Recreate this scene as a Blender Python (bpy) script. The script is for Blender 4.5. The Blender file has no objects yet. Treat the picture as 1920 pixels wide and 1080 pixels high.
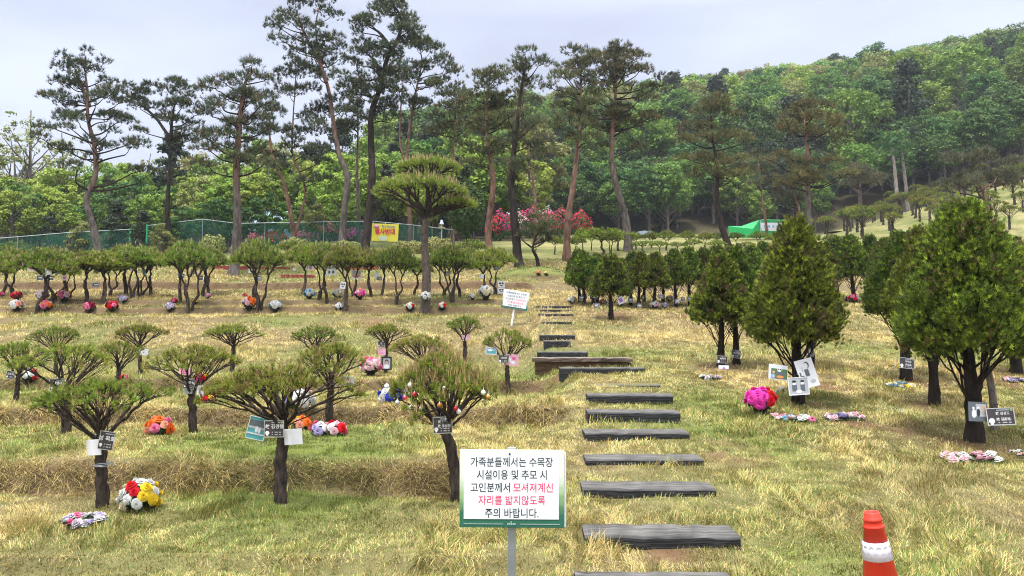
import bpy, math, random
import numpy as np
from mathutils import Vector
rng = np.random.default_rng(7); random.seed(7)
R_ = math.radians
scene = bpy.context.scene; COL = scene.collection
# ---------------------------------------------------------------- camera
EYE = 1.5; F = 1450.0; PITCH = math.atan(80/1450.0); SP, CP = math.sin(PITCH), math.cos(PITCH)
cam = bpy.data.cameras.new('camera'); cam.sensor_width = 36; cam.lens = 36*F/1920
cam.clip_start = 0.05; cam.clip_end = 3000
camo = bpy.data.objects.new('camera', cam); COL.objects.link(camo)
camo.location = (0, 0, EYE); camo.rotation_euler = (math.pi/2 + PITCH, 0, 0); scene.camera = camo
# ---------------------------------------------------------------- sky and sun (overcast)
SUN_EL, SUN_AZ = R_(72), R_(215)       # azimuth measured clockwise from +Y
w = bpy.data.worlds.new('World'); scene.world = w; w.use_nodes = True
nt = w.node_tree; nt.nodes.clear()
def N(t, typ, **kw):
    n = t.nodes.new(typ)
    for k, v in kw.items():
        if hasattr(n, k): setattr(n, k, v)
        else: n.inputs[k].default_value = v
    return n
out = N(nt, 'ShaderNodeOutputWorld'); bg = N(nt, 'ShaderNodeBackground'); bg.inputs['Strength'].default_value = 0.1
sky = N(nt, 'ShaderNodeTexSky'); sky.sky_type = 'NISHITA'; sky.sun_disc = False
sky.sun_elevation = SUN_EL; sky.sun_rotation = SUN_AZ; sky.dust_density = 3
tc = N(nt, 'ShaderNodeTexCoord'); sep = N(nt, 'ShaderNodeSeparateXYZ'); nt.links.new(tc.outputs['Generated'], sep.inputs[0])
ramp = N(nt, 'ShaderNodeValToRGB'); nt.links.new(sep.outputs['Z'], ramp.inputs[0])
e = ramp.color_ramp.elements
e[0].position = 0.0; e[0].color = (2.2, 2.36, 2.85, 1); e[1].position = 1.0; e[1].color = (11.5, 12, 12.8, 1)
x = e.new(0.38); x.color = (2.15, 2.32, 2.88, 1)
x = e.new(0.55); x.color = (5.6, 5.8, 6.3, 1)
mp = N(nt, 'ShaderNodeMapping'); mp.inputs['Scale'].default_value = (1.6, 1.6, 5.0); nt.links.new(tc.outputs['Generated'], mp.inputs[0])
ns = N(nt, 'ShaderNodeTexNoise'); ns.inputs['Scale'].default_value = 1.7; ns.inputs['Detail'].default_value = 4; ns.inputs['Roughness'].default_value = 0.5
nt.links.new(mp.outputs[0], ns.inputs['Vector'])
mr = N(nt, 'ShaderNodeMapRange'); mr.inputs[1].default_value = 0.3; mr.inputs[2].default_value = 0.7; mr.inputs[3].default_value = 0.80; mr.inputs[4].default_value = 1.1
nt.links.new(ns.outputs['Fac'], mr.inputs[0])
mul = N(nt, 'ShaderNodeVectorMath', operation='SCALE'); nt.links.new(ramp.outputs[0], mul.inputs[0]); nt.links.new(mr.outputs[0], mul.inputs['Scale'])
mx = N(nt, 'ShaderNodeMix', data_type='RGBA'); mx.inputs[0].default_value = 0.93
nt.links.new(sky.outputs[0], mx.inputs[6]); nt.links.new(mul.outputs[0], mx.inputs[7])
nt.links.new(mx.outputs[2], bg.inputs['Color']); nt.links.new(bg.outputs[0], out.inputs[0])
sun = bpy.data.lights.new('sun', 'SUN'); sun.energy = 1.5; sun.angle = R_(10); sun.color = (1, .98, .93)
suno = bpy.data.objects.new('sun', sun); COL.objects.link(suno)
sd = Vector((math.sin(SUN_AZ)*math.cos(SUN_EL), math.cos(SUN_AZ)*math.cos(SUN_EL), math.sin(SUN_EL)))
suno.rotation_euler = (-sd).to_track_quat('-Z', 'Y').to_euler(); suno.location = (0, 0, 50)
vs = scene.view_settings; vs.view_transform = 'Standard'; vs.look = 'None'; vs.gamma = 1; vs.exposure = 1.8
scene.cycles.max_bounces = 5; scene.cycles.diffuse_bounces = 3; scene.cycles.transmission_bounces = 3; scene.cycles.transparent_max_bounces = 8
scene.cycles.use_denoising = True; scene.cycles.denoiser = 'OPENIMAGEDENOISE'; scene.cycles.denoising_input_passes = 'RGB_ALBEDO_NORMAL'; scene.cycles.denoising_prefilter = 'NONE'; scene.cycles.pixel_filter_type = 'BLACKMAN_HARRIS'; scene.cycles.filter_width = 1.05
# ---------------------------------------------------------------- pixel <-> world
def zpix(py, Y):
    dy = (540.0-py)/F; t = Y/(CP-dy*SP); return EYE+(SP+dy*CP)*t
def at(px, py, Y):
    dy = (540.0-py)/F; t = Y/(CP-dy*SP)
    return np.array([(px-960.0)/F*t, Y, EYE+(SP+dy*CP)*t])
def sstep(a, b, x):
    t = np.clip((np.asarray(x, float)-a)/(b-a), 0, 1); return t*t*(3-2*t)
def _hash(i, j, s):
    n = np.sin(i*127.1+j*311.7+s*74.7)*43758.5453; return n-np.floor(n)
def vnoise(x, y, s=0):
    x = np.asarray(x, float); y = np.asarray(y, float)
    i = np.floor(x); j = np.floor(y); fx = x-i; fy = y-j; fx = fx*fx*(3-2*fx); fy = fy*fy*(3-2*fy)
    a = _hash(i, j, s); b = _hash(i+1, j, s); c = _hash(i, j+1, s); d = _hash(i+1, j+1, s)
    return (a*(1-fx)+b*fx)*(1-fy)+(c*(1-fx)+d*fx)*fy
UP = [(26, 519), (28, 504), (30, 490), (34, 471), (38, 461), (44, 452), (55, 446), (70, 440), (100, 432)]
LEFT = [(4.4, 1095), (4.62, 1082), (4.72, 1046), (5.2, 1000), (5.8, 946), (6.14, 930), (6.24, 890), (6.36, 862), (7.0, 836), (7.9, 809), (8.32, 800), (8.46, 764),
        (9.5, 752), (10.8, 738), (11.18, 736), (11.33, 711), (12.4, 708), (13.4, 702), (13.8, 698), (15, 668), (16.5, 632), (18.1, 603), (18.3, 596), (18.9, 592),
        (19.5, 589), (19.62, 577), (20.5, 572.5), (20.62, 562.5), (22, 557), (24.0, 543), (24.15, 529)] + UP
RIGHT = [(4.4, 1095), (5.0, 1012), (5.8, 927), (6.6, 864), (7.4, 816), (8.3, 776), (9.2, 743), (9.9, 723), (10.6, 704), (11.6, 688), (13, 663), (14.5, 641), (15.5, 628),
         (17, 605), (18.5, 589), (20, 577), (22, 560), (24.0, 547), (24.6, 534)] + UP
def prof(L):
    y = np.array([-30., 0.]+[a for a, b in L]); z = np.array([-1.2, 0.02]+[zpix(b, a) for a, b in L]); return y, z
YL, ZL = prof(LEFT); YR, ZR = prof(RIGHT)
BX = ([0, 4, 6, 8.4, 11, 13, 15, 20, 26, 40], [-.1, .05, .2, .45, .55, .3, .25, .35, .6, .6])
RIDGE = ([-600, 0, 400, 700, 900, 1000, 1100, 1240, 1400, 1600, 1800, 1920, 2300, 2800], [330, 310, 290, 250, 208, 190, 172, 152, 133, 107, 77, 64, 30, 40])
YRG = 232.0
def gz(X, Y):
    X = np.asarray(X, float); Y = np.asarray(Y, float)
    wob = (vnoise(X*.35+9, Y*0+.5, 3)-.5)*.22*sstep(4, 7, Y)
    bx = np.interp(Y, *BX); k = sstep(bx-.12, bx+.38, X)
    wob = wob+((vnoise(X*1.7, Y*0+.2, 4)-.5)*.18+(vnoise(X*5, Y*0+.7, 6)-.5)*.10)*sstep(4, 7, Y)*(1-sstep(12, 18, Y)*.5)
    Yw = Y+wob*(1-k)
    z = np.interp(Yw, YL, ZL)*(1-k)+np.interp(Y, YR, ZR)*k
    u = X/np.maximum(Y, 1.0)
    z = z-1.0*sstep(-9, -21, X)*sstep(27, 35, Y)*(1-sstep(60, 90, Y))
    z = z+sstep(38, 68, Y)*np.clip((u-.40)/.27, 0, 1.6)*4.9
    z = z+0.05*(vnoise(X*.9, Y*.9, 1)-.5)*sstep(5, 9, Y)+.035*(vnoise(X*2.6, Y*2.6, 2)-.5)
    zr = zpix(np.interp(960+u*F, *RIDGE)+78, YRG)
    s = np.clip((Y-72)/(YRG-72), 0, 1); s = s*(1+.35*s*(1-s))
    z = z*(1-s)+zr*s-np.maximum(0, Y-YRG)*.42
    # low grassed burial mound
    c = MOUND; z = z+.26*np.clip(1-((X-c[0])/1.25)**2-((Y-c[1])/.9)**2, 0, 1)**.6
    return z
MOUND = (at(1003, 522, 26.3)[0], 26.3)
def gzf(x, y): return float(gz(x, y))
def spot(px, py, y0=3.2, y1=120):
    Ys = np.concatenate([np.arange(y0, 30, .02), np.arange(30, y1, .15)])
    P = (540.0-py)/F; t = Ys/(CP-P*SP); Xs = (px-960.0)/F*t; zr = EYE+(SP+P*CP)*t
    h = np.nonzero(gz(Xs, Ys) >= zr)[0]
    i = h[0] if len(h) else len(Ys)-1
    return float(Xs[i]), float(Ys[i]), float(gz(Xs[i], Ys[i]))
# ---------------------------------------------------------------- mesh builder
class MB:
    def __init__(s): s.V = []; s.C = []; s.T = []; s.Q = []; s.TM = []; s.QM = []; s.n = 0
    def add(s, V, Fc, col=(1, 1, 1), mat=0):
        V = np.asarray(V, float).reshape(-1, 3); Fc = np.asarray(Fc, int)
        col = np.asarray(col, float)
        if col.ndim == 1: col = np.tile(col, (len(V), 1))
        s.V.append(V); s.C.append(col)
        if Fc.shape[1] == 3: s.T.append(Fc+s.n); s.TM.append(np.full(len(Fc), mat))
        else: s.Q.append(Fc+s.n); s.QM.append(np.full(len(Fc), mat))
        s.n += len(V)
    def mesh(s, name, mats, smooth=True):
        me = bpy.data.meshes.new(name)
        V = np.concatenate(s.V); C = np.concatenate(s.C)
        T = np.concatenate(s.T) if s.T else np.zeros((0, 3), int); Q = np.concatenate(s.Q) if s.Q else np.zeros((0, 4), int)
        me.vertices.add(len(V)); me.vertices.foreach_set('co', V.astype(np.float32).ravel())
        li = np.concatenate([T.ravel(), Q.ravel()]).astype(np.int32)
        me.loops.add(len(li)); me.loops.foreach_set('vertex_index', li)
        st = np.concatenate([np.arange(len(T))*3, len(T)*3+np.arange(len(Q))*4]).astype(np.int32)
        me.polygons.add(len(st)); me.polygons.foreach_set('loop_start', st)
        mi = np.concatenate(s.TM+s.QM).astype(np.int32); me.polygons.foreach_set('material_index', mi)
        me.polygons.foreach_set('use_smooth', np.full(len(st), smooth))
        a = me.color_attributes.new('Col', 'FLOAT_COLOR', 'POINT')
        a.data.foreach_set('color', np.concatenate([C, np.ones((len(C), 1))], 1).astype(np.float32).ravel())
        for m in (mats if isinstance(mats, (list, tuple)) else [mats]): me.materials.append(m)
        me.update(calc_edges=True); return me
def box(mb, c, s, col=(1, 1, 1), mat=0, bev=0.0):
    c = np.array(c, float); h = np.array(s, float)/2
    if bev <= 0:
        V = [c+h*np.array(q) for q in [(-1, -1, -1), (1, -1, -1), (1, 1, -1), (-1, 1, -1), (-1, -1, 1), (1, -1, 1), (1, 1, 1), (-1, 1, 1)]]
        mb.add(V, [(0, 3, 2, 1), (4, 5, 6, 7), (0, 1, 5, 4), (1, 2, 6, 5), (2, 3, 7, 6), (3, 0, 4, 7)], col, mat); return
    b = min(bev, h.min()*.9); V = []
    for zz, ins in ((-h[2], b), (-h[2]+b, 0), (h[2]-b, 0), (h[2], b)):
        for qx, qy in ((-1, -1), (1, -1), (1, 1), (-1, 1)): V.append(c+np.array([qx*(h[0]-ins), qy*(h[1]-ins), zz]))
    Fc = [(0, 3, 2, 1), (12, 13, 14, 15)]
    for k in range(3):
        for i in range(4): Fc.append((k*4+i, k*4+(i+1) % 4, k*4+4+(i+1) % 4, k*4+4+i))
    mb.add(V, Fc, col, mat)
def tube(mb, P, Rr, sides=6, col=(1, 1, 1), mat=0, cap=True, jit=0.0):
    P = np.asarray(P, float); n = len(P); Rr = np.broadcast_to(np.asarray(Rr, float), (n,))
    T = np.gradient(P, axis=0); T /= np.linalg.norm(T, axis=1)[:, None]+1e-9
    o = P[-1]-P[0]; o = o/(np.linalg.norm(o)+1e-9); ref = np.array([1., 0, 0]) if abs(o[2]) > .75 else np.array([0, 0, 1.])
    A = np.cross(T, ref); A /= np.linalg.norm(A, axis=1)[:, None]+1e-9; B = np.cross(T, A)
    th = np.linspace(0, 2*np.pi, sides, endpoint=False)
    rr = Rr[:, None]*(1+(rng.normal(0, jit, (n, sides)) if jit else 0))
    V = P[:, None]+rr[:, :, None]*(np.cos(th)[None, :, None]*A[:, None]+np.sin(th)[None, :, None]*B[:, None])
    V = V.reshape(-1, 3); k = np.arange(sides); k2 = (k+1) % sides
    Fc = np.concatenate([np.stack([i*sides+k, i*sides+k2, (i+1)*sides+k2, (i+1)*sides+k], 1) for i in range(n-1)])
    col = np.asarray(col, float)
    if col.ndim == 2: col = np.repeat(col, sides, 0)
    mb.add(V, Fc, col, mat)
    if cap:
        for i, s in ((0, 1), (n-1, -1)):
            r = V[i*sides:(i+1)*sides]; cc = col if col.ndim == 1 else np.concatenate([col[i*sides:(i+1)*sides], col[i*sides:i*sides+1]])
            mb.add(np.concatenate([r, P[i:i+1]]), [(a, b, sides)[::s] for a, b in zip(k, k2)], cc, mat)
def lathe(mb, prof_, sides=24, col=(1, 1, 1), mat=0, c=(0, 0, 0)):
    th = np.linspace(0, 2*np.pi, sides, endpoint=False); V = []
    for r, z in prof_: V.append(np.stack([c[0]+r*np.cos(th), c[1]+r*np.sin(th), np.full(sides, c[2]+z)], 1))
    k = np.arange(sides); k2 = (k+1) % sides
    Fc = np.concatenate([np.stack([i*sides+k, i*sides+k2, (i+1)*sides+k2, (i+1)*sides+k], 1) for i in range(len(prof_)-1)])
    mb.add(np.concatenate(V), Fc, col, mat)
def catmull(P, m=6):
    P = np.asarray(P, float); Q = np.concatenate([[2*P[0]-P[1]], P, [2*P[-1]-P[-2]]]); o = []
    for i in range(1, len(Q)-2):
        for t in np.linspace(0, 1, m, endpoint=False):
            o.append(.5*((2*Q[i])+(Q[i+1]-Q[i-1])*t+(2*Q[i-1]-5*Q[i]+4*Q[i+1]-Q[i+2])*t*t+(3*Q[i]-Q[i-1]-3*Q[i+1]+Q[i+2])*t**3))
    o.append(P[-1]); return np.array(o)
def split2(b, tips):
    D = tips-b; D = D/(np.linalg.norm(D, axis=1)[:, None]+1e-9)
    a = D[np.argmax(((D-D.mean(0))**2).sum(1))]; c = D[np.argmax(((D-a)**2).sum(1))]
    for _ in range(3):
        m = ((D-a)**2).sum(1) < ((D-c)**2).sum(1)
        if m.all() or not m.any(): break
        a = D[m].mean(0); c = D[~m].mean(0)
    if m.all() or not m.any(): m = np.arange(len(tips)) < max(1, len(tips)//2)
    return tips[m], tips[~m]
def gather(mb, base, tips, rt, col, sides=5, pw=.5, t=.42, jit=.07, lift=0.0, mat=0, rmax=9):
    st = [(np.asarray(base, float), np.asarray(tips, float))]
    while st:
        b, T = st.pop(); n = len(T)
        if n == 0: continue
        if n == 1: e = T[0]; L = np.linalg.norm(e-b); r0 = r1 = rt
        else:
            c = T.mean(0); e = b+(c-b)*t*rng.uniform(.8, 1.2); L = np.linalg.norm(e-b)
            r0 = min(rmax, rt*n**pw); r1 = min(rmax, rt*max(1, n*.7)**pw)
        m = (b+e)/2+rng.normal(0, jit, 3)*L+np.array([0, 0, -lift*L])
        if n == 1: r1 = rt*.5
        tube(mb, [b, m, e], [r0, (r0+r1)/2, r1], sides if n > 3 else max(3, sides-2), np.asarray(col)*rng.uniform(.8, 1.2), mat, cap=(n == 1))
        if n > 1:
            p, q = split2(e, T); st.append((e, p)); st.append((e, q))
def tufts(mb, P, A, k, L, wd, spread, cols, cv=.3, mat=0, back=.15):
    P = np.asarray(P, float); n = len(P); A = np.broadcast_to(np.asarray(A, float), (n, 3))
    D = np.repeat(A, k, 0)+rng.normal(0, spread, (n*k, 3)); D /= np.linalg.norm(D, axis=1)[:, None]+1e-9
    ln = L*rng.uniform(.6, 1.25, n*k)[:, None]
    B = np.repeat(P, k, 0)-D*ln*back+rng.normal(0, L*.12, (n*k, 3))
    W = np.cross(D, rng.normal(0, 1, (n*k, 3))); W /= np.linalg.norm(W, axis=1)[:, None]+1e-9; W *= wd/2
    V = np.stack([B-W, B+W, B+D*ln], 1).reshape(-1, 3)
    C = np.repeat(np.broadcast_to(np.asarray(cols, float), (n, 3)), k, 0)*rng.uniform(1-cv, 1+cv, (n*k, 1))
    mb.add(V, np.arange(n*k*3).reshape(-1, 3), np.repeat(C, 3, 0), mat)
def leaves(mb, P, Nn, size, cols, mat=0, cv=.25):
    P = np.asarray(P, float); n = len(P); Nn = Nn+rng.normal(0, .55, (n, 3)); Nn /= np.linalg.norm(Nn, axis=1)[:, None]+1e-9
    U = np.cross(Nn, rng.normal(0, 1, (n, 3))); U /= np.linalg.norm(U, axis=1)[:, None]+1e-9; W = np.cross(Nn, U)
    s = size*rng.uniform(.6, 1.3, (n, 1)); U = U*s*.62; W = W*s*.42
    V = np.stack([P-U, P-W*.9+Nn*s*.08, P+U, P+W*.9+Nn*s*.08], 1).reshape(-1, 3)
    C = np.asarray(cols, float)*rng.uniform(1-cv, 1+cv, (n, 1))
    mb.add(V, np.arange(n*4).reshape(-1, 4), np.repeat(C, 4, 0), mat)
# ---------------------------------------------------------------- materials
def mat(name, col=(.5, .5, .5), rough=.7, spec=.3, metal=0, noise=None, bump=0, bscale=30, trans=0.0, attr=False, objvar=0.0, stretch=None):
    m = bpy.data.materials.new(name); m.use_nodes = True; t = m.node_tree; b = t.nodes['Principled BSDF']; L = t.links
    b.inputs['Roughness'].default_value = rough; b.inputs['Specular IOR Level'].default_value = spec; b.inputs['Metallic'].default_value = metal
    b.inputs['Base Color'].default_value = (*col, 1)
    src = None
    if attr:
        a = N(t, 'ShaderNodeAttribute'); a.attribute_name = 'Col'; src = a.outputs['Color']
    tcn = N(t, 'ShaderNodeTexCoord'); vec = tcn.outputs['Object']
    if stretch:
        mpn = N(t, 'ShaderNodeMapping'); mpn.inputs['Scale'].default_value = stretch; L.new(vec, mpn.inputs[0]); vec = mpn.outputs[0]
    if noise:   # (scale, dark factor, light factor)
        n1 = N(t, 'ShaderNodeTexNoise'); n1.inputs['Scale'].default_value = noise[0]; n1.inputs['Detail'].default_value = 6; n1.inputs['Roughness'].default_value = .65
        L.new(vec, n1.inputs['Vector'])
        r = N(t, 'ShaderNodeMapRange'); r.inputs[1].default_value = .3; r.inputs[2].default_value = .7; r.inputs[3].default_value = noise[1]; r.inputs[4].default_value = noise[2]
        L.new(n1.outputs['Fac'], r.inputs[0])
        v = N(t, 'ShaderNodeVectorMath', operation='SCALE')
        if src: L.new(src, v.inputs[0])
        else: v.inputs[0].default_value = col
        L.new(r.outputs[0], v.inputs['Scale']); src = v.outputs[0]
    if objvar:
        oi = N(t, 'ShaderNodeObjectInfo'); h = N(t, 'ShaderNodeHueSaturation')
        r1 = N(t, 'ShaderNodeMapRange'); r1.inputs[3].default_value = .5-.03*objvar; r1.inputs[4].default_value = .5+.03*objvar; L.new(oi.outputs['Random'], r1.inputs[0])
        ml = N(t, 'ShaderNodeMath', operation='MULTIPLY'); ml.inputs[1].default_value = 7.31; L.new(oi.outputs['Random'], ml.inputs[0])
        fr = N(t, 'ShaderNodeMath', operation='FRACT'); L.new(ml.outputs[0], fr.inputs[0])
        r2 = N(t, 'ShaderNodeMapRange'); r2.inputs[3].default_value = 1-.28*objvar; r2.inputs[4].default_value = 1+.28*objvar; L.new(fr.outputs[0], r2.inputs[0])
        L.new(r1.outputs[0], h.inputs['Hue']); L.new(r2.outputs[0], h.inputs['Value'])
        if src: L.new(src, h.inputs['Color'])
        else: h.inputs['Color'].default_value = (*col, 1)
        src = h.outputs[0]
    if src: L.new(src, b.inputs['Base Color'])
    if bump:
        n2 = N(t, 'ShaderNodeTexNoise'); n2.inputs['Scale'].default_value = bscale; n2.inputs['Detail'].default_value = 5; L.new(vec, n2.inputs['Vector'])
        bp = N(t, 'ShaderNodeBump'); bp.inputs['Strength'].default_value = bump; bp.inputs['Distance'].default_value = .02; L.new(n2.outputs['Fac'], bp.inputs['Height']); L.new(bp.outputs[0], b.inputs['Normal'])
    if trans:
        tr = N(t, 'ShaderNodeBsdfTranslucent'); ms = N(t, 'ShaderNodeMixShader'); ms.inputs[0].default_value = trans
        if src: L.new(src, tr.inputs['Color'])
        else: tr.inputs['Color'].default_value = (*col, 1)
        L.new(b.outputs[0], ms.inputs[1]); L.new(tr.outputs[0], ms.inputs[2]); L.new(ms.outputs[0], t.nodes['Material Output'].inputs['Surface'])
    return m
M_needle = mat('pine_needles', rough=.6, spec=.25, attr=True, trans=.16, objvar=.7)
M_leaf = mat('broad_leaves', rough=.6, spec=.2, attr=True, trans=.3, objvar=.6)
M_grass = mat('grass_blades', rough=.7, spec=.15, attr=True, trans=.2)
M_bark = mat('pine_bark', rough=.95, spec=.1, attr=True, noise=(34, .25, 2.2), bump=1.0, bscale=45, stretch=(1, 1, .28))
M_barkfar = mat('tall_pine_bark', rough=.95, spec=.1, attr=True, noise=(8, .3, 1.9), bump=1.0, bscale=14, stretch=(1, 1, .3))
M_ground = mat('turf_ground', rough=1, spec=.05, attr=True, noise=(3.5, .7, 1.25), bump=.8, bscale=14)
M_timber = mat('weathered_timber', rough=.75, spec=.3, attr=True, noise=(5, .35, 2.1), bump=.8, bscale=9, stretch=(.6, 6, 6))
M_timberb = mat('brown_timber', attr=True, rough=.8, spec=.25, noise=(5, .35, 1.8), bump=.8, bscale=9, stretch=(.6, 6, 6))
M_white = mat('white_print', (.80, .82, .86), rough=.45, noise=(4, .93, 1.03))
M_card = mat('laminated_white_card', (.78, .78, .80), rough=.25, spec=.5)
M_ink = mat('dark_ink', (.03, .045, .05), rough=.6)
M_pink = mat('pink_ink', (.78, .05, .16), rough=.6)
M_redink = mat('red_ink', (.65, .05, .08), rough=.6)
M_steel = mat('galvanised_steel', (.36, .38, .42), rough=.4, metal=.6, noise=(9, .8, 1.15))
M_rail = mat('pale_painted_rail', (.42, .49, .48), rough=.5)
M_greenpaint = mat('green_painted_steel', (.03, .35, .16), rough=.5)
M_plate = mat('dark_brown_plaque', (.055, .045, .045), rough=.35, spec=.5)
M_trim = mat('silver_plaque_edge', (.55, .55, .55), rough=.35, metal=.4)
M_letter = mat('white_engraving', (.8, .8, .78), rough=.5)
M_black = mat('black_tie', (.02, .02, .022), rough=.5)
M_cone = mat('orange_plastic', (.86, .045, .02), rough=.42, spec=.45, noise=(9, .55, 1.12), stretch=(1, 1, .5))
M_reflect = mat('reflective_tape', (.72, .68, .76), rough=.35, noise=(60, .78, 1.08))
M_brick = mat('red_edging_brick', (.26, .05, .045), rough=.85, noise=(12, .6, 1.3))
M_clear = mat('clear_film', (.7, .74, .76), rough=.2, spec=.5)
def flat(name, c, rough=.5, spec=.4): return mat(name, c, rough, spec)
FC = {'red': (.70, .02, .03), 'darkred': (.22, .01, .03), 'pink': (.80, .22, .38), 'magenta': (.78, .06, .42), 'palepink': (.82, .55, .60), 'white': (.80, .80, .77), 'yellow': (.85, .62, .04),
      'gold': (.80, .38, .03), 'orange': (.85, .20, .03), 'blue': (.03, .06, .55), 'skyblue': (.30, .58, .78), 'lavender': (.48, .42, .66), 'purple': (.22, .06, .36), 'cream': (.80, .72, .50), 'peach': (.85, .40, .28), 'faded': (.62, .55, .60)}
FM = {k: mat(k+'_petals', v, rough=.75, spec=.15, trans=.25, noise=(40, .85, 1.1)) for k, v in FC.items()}
M_flfol = mat('bouquet_leaves', (.025, .07, .03), rough=.6, trans=.2, attr=False)
# ---------------------------------------------------------------- scene tree helpers
def obj(name, me, parent=None, loc=(0, 0, 0), rot=(0, 0, 0), sc=1.0):
    o = bpy.data.objects.new(name, me); COL.objects.link(o); o.location = loc; o.rotation_euler = rot
    o.scale = (sc, sc, sc) if np.isscalar(sc) else sc
    if parent is not None: o.parent = parent
    return o
def tag(o, label=None, cat=None, group=None, kind=None):
    if label: o['label'] = label
    if cat: o['category'] = cat
    if group: o['group'] = group
    if kind: o['kind'] = kind
    return o
def thing(name, label, cat, loc, group=None, rot=(0, 0, 0), sc=1.0):
    return tag(obj(name, None, None, loc, rot, sc), label, cat, group)
ORD = ['first', 'second', 'third', 'fourth', 'fifth', 'sixth', 'seventh', 'eighth', 'ninth', 'tenth', 'eleventh', 'twelfth', 'thirteenth', 'fourteenth', 'fifteenth', 'sixteenth',
       'seventeenth', 'eighteenth', 'nineteenth', 'twentieth', 'twenty first', 'twenty second', 'twenty third', 'twenty fourth', 'twenty fifth', 'twenty sixth', 'twenty seventh', 'twenty eighth', 'twenty ninth',
       'thirtieth', 'thirty first', 'thirty second', 'thirty third', 'thirty fourth', 'thirty fifth', 'thirty sixth', 'thirty seventh', 'thirty eighth', 'thirty ninth', 'fortieth']
def textmesh(body, size, m, bold=0.0, name='lettering'):
    c = bpy.data.curves.new(name, 'FONT'); c.body = body; c.size = size; c.align_x = 'CENTER'; c.align_y = 'CENTER'; c.offset = bold; c.resolution_u = 3
    o = bpy.data.objects.new(name, c); COL.objects.link(o); dg = bpy.context.evaluated_depsgraph_get()
    me = bpy.data.meshes.new_from_object(o.evaluated_get(dg)); bpy.data.objects.remove(o); bpy.data.curves.remove(c)
    me.materials.clear(); me.materials.append(m); me.name = name; return me
# ---------------------------------------------------------------- steps (needed before grass)
# (left px, right px, py of front top edge, py of front bottom edge)
STEPS = [(1085, 1392, 1106, 1140), (1097, 1388, 1006, 1030), (1092, 1342, 917, 934), (1098, 1320, 862, 874), (1097, 1293, 812, 826), (1102, 1275, 773, 792), (1102, 1262, 741, 758), (1108, 1238, 723, 726),
         (1050, 1210, 690, 702), (1008, 1102, 662, 672), (1020, 1070, 641, 652), (1012, 1078, 630, 638), (1016, 1072, 605, 608), (1010, 1075, 590, 593), (1005, 1074, 582, 585), (1003, 1072, 575, 578)]
step_boxes = []
for i, (a, b, pt, pb) in enumerate(STEPS):
    X, Y, Z = spot((a+b)/2, pb)
    xa, xb = at(a, pt, Y)[0], at(b, pt, Y)[0]; zt = zpix(pt, Y)
    step_boxes.append((xa, xb, Y, zt))
# ---------------------------------------------------------------- ground
def greenness(X, Y):
    sl = np.abs(gz(X, Y+.12)-gz(X, Y-.12))/.24
    g = .60-.6*sstep(.22, .7, sl)+.85*(vnoise(X*.55, Y*.55, 11)-.5)+.6*(vnoise(X*1.7, Y*1.7, 12)-.5)
    bx = np.interp(Y, *BX); rt = sstep(bx, bx+.6, X)
    g = g-.22*rt-.22*sstep(13.6, 15, Y)*(1-sstep(26, 30, Y))+.30*sstep(28, 34, Y)
    g = g-.25*sstep(19.2, 19.8, Y)*(1-sstep(24, 26, Y))
    c = MOUND; g = np.where(((X-c[0])/1.25)**2+((Y-c[1])/.9)**2 < 1, 1.0, g)
    return np.clip(g, 0, 1), sl
STRAW = np.array([.61, .515, .25]); GREEN = np.array([.20, .245, .065]); SOIL = np.array([.17, .13, .07])
LIT = [(*spot(px, py)[:2], r) for px, py, r in ((1497, 757, .42), (1699, 712, .5), (1755, 760, .45), (1352, 690, .4), (1383, 684, .4), (1826, 830, .38), (1035, 718, .55), (1300, 592, .9), (1545, 727, .5), (1610, 800, .45), (1370, 848, .38), (1690, 800, .4), (1905, 720, .5), (1150, 590, .7), (1250, 1035, .22), (700, 610, .5), (250, 625, .5))]
def litter(X, Y):
    m = np.zeros(np.shape(X))
    for x, y, r in LIT:
        if r > 0: m = np.maximum(m, np.clip(1.25-np.hypot(X-x, (Y-y)*.8)/r, 0, 1))
    return m*sstep(.25, .6, vnoise(np.asarray(X)*4, np.asarray(Y)*4, 81))
def build_ground():
    Ys = np.concatenate([np.arange(-8, 4, .5), np.arange(4, 12.5, .04), np.arange(12.5, 27, .06), np.geomspace(27, 420, 190)])
    us = np.concatenate([np.linspace(-1.6, -.8, 30), np.linspace(-.78, .78, 300), np.linspace(.8, 1.6, 30)])
    YY, UU = np.meshgrid(Ys, us, indexing='ij'); XX = UU*(np.maximum(YY, 0)+6.0)*.9
    ZZ = gz(XX, YY); g, sl = greenness(XX, YY)
    g3 = g[..., None]; C = (STRAW*.46)*(1-g3)+(GREEN*.42+STRAW*.08)*g3
    near = sstep(29, 33, YY)[..., None]; C = C*near+(SOIL*.9*(1-g3)+GREEN*.45*g3+SOIL*.25*g3)*(1-near)
    lz = (litter(XX, YY)*.8)[..., None]; C = C*(1-lz)+np.array([.14, .075, .045])*lz
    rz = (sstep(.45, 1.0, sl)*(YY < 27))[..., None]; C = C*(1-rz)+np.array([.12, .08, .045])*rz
    # ground under the woods: litter brown, darkened to put forest shade into the colour
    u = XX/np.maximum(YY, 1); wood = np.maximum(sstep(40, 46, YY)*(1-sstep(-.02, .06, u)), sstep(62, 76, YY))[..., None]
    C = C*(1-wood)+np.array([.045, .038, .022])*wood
    nY, nX = YY.shape; idx = np.arange(nY*nX).reshape(nY, nX)
    Q = np.stack([idx[:-1, :-1], idx[:-1, 1:], idx[1:, 1:], idx[1:, :-1]], -1).reshape(-1, 4)
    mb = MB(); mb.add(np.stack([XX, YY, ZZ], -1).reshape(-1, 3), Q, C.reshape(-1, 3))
    tag(obj('ground', mb.mesh('ground', M_ground)), 'terraced grassy cemetery slope rising into a wooded hill', None, None, 'structure')
build_ground()
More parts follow.
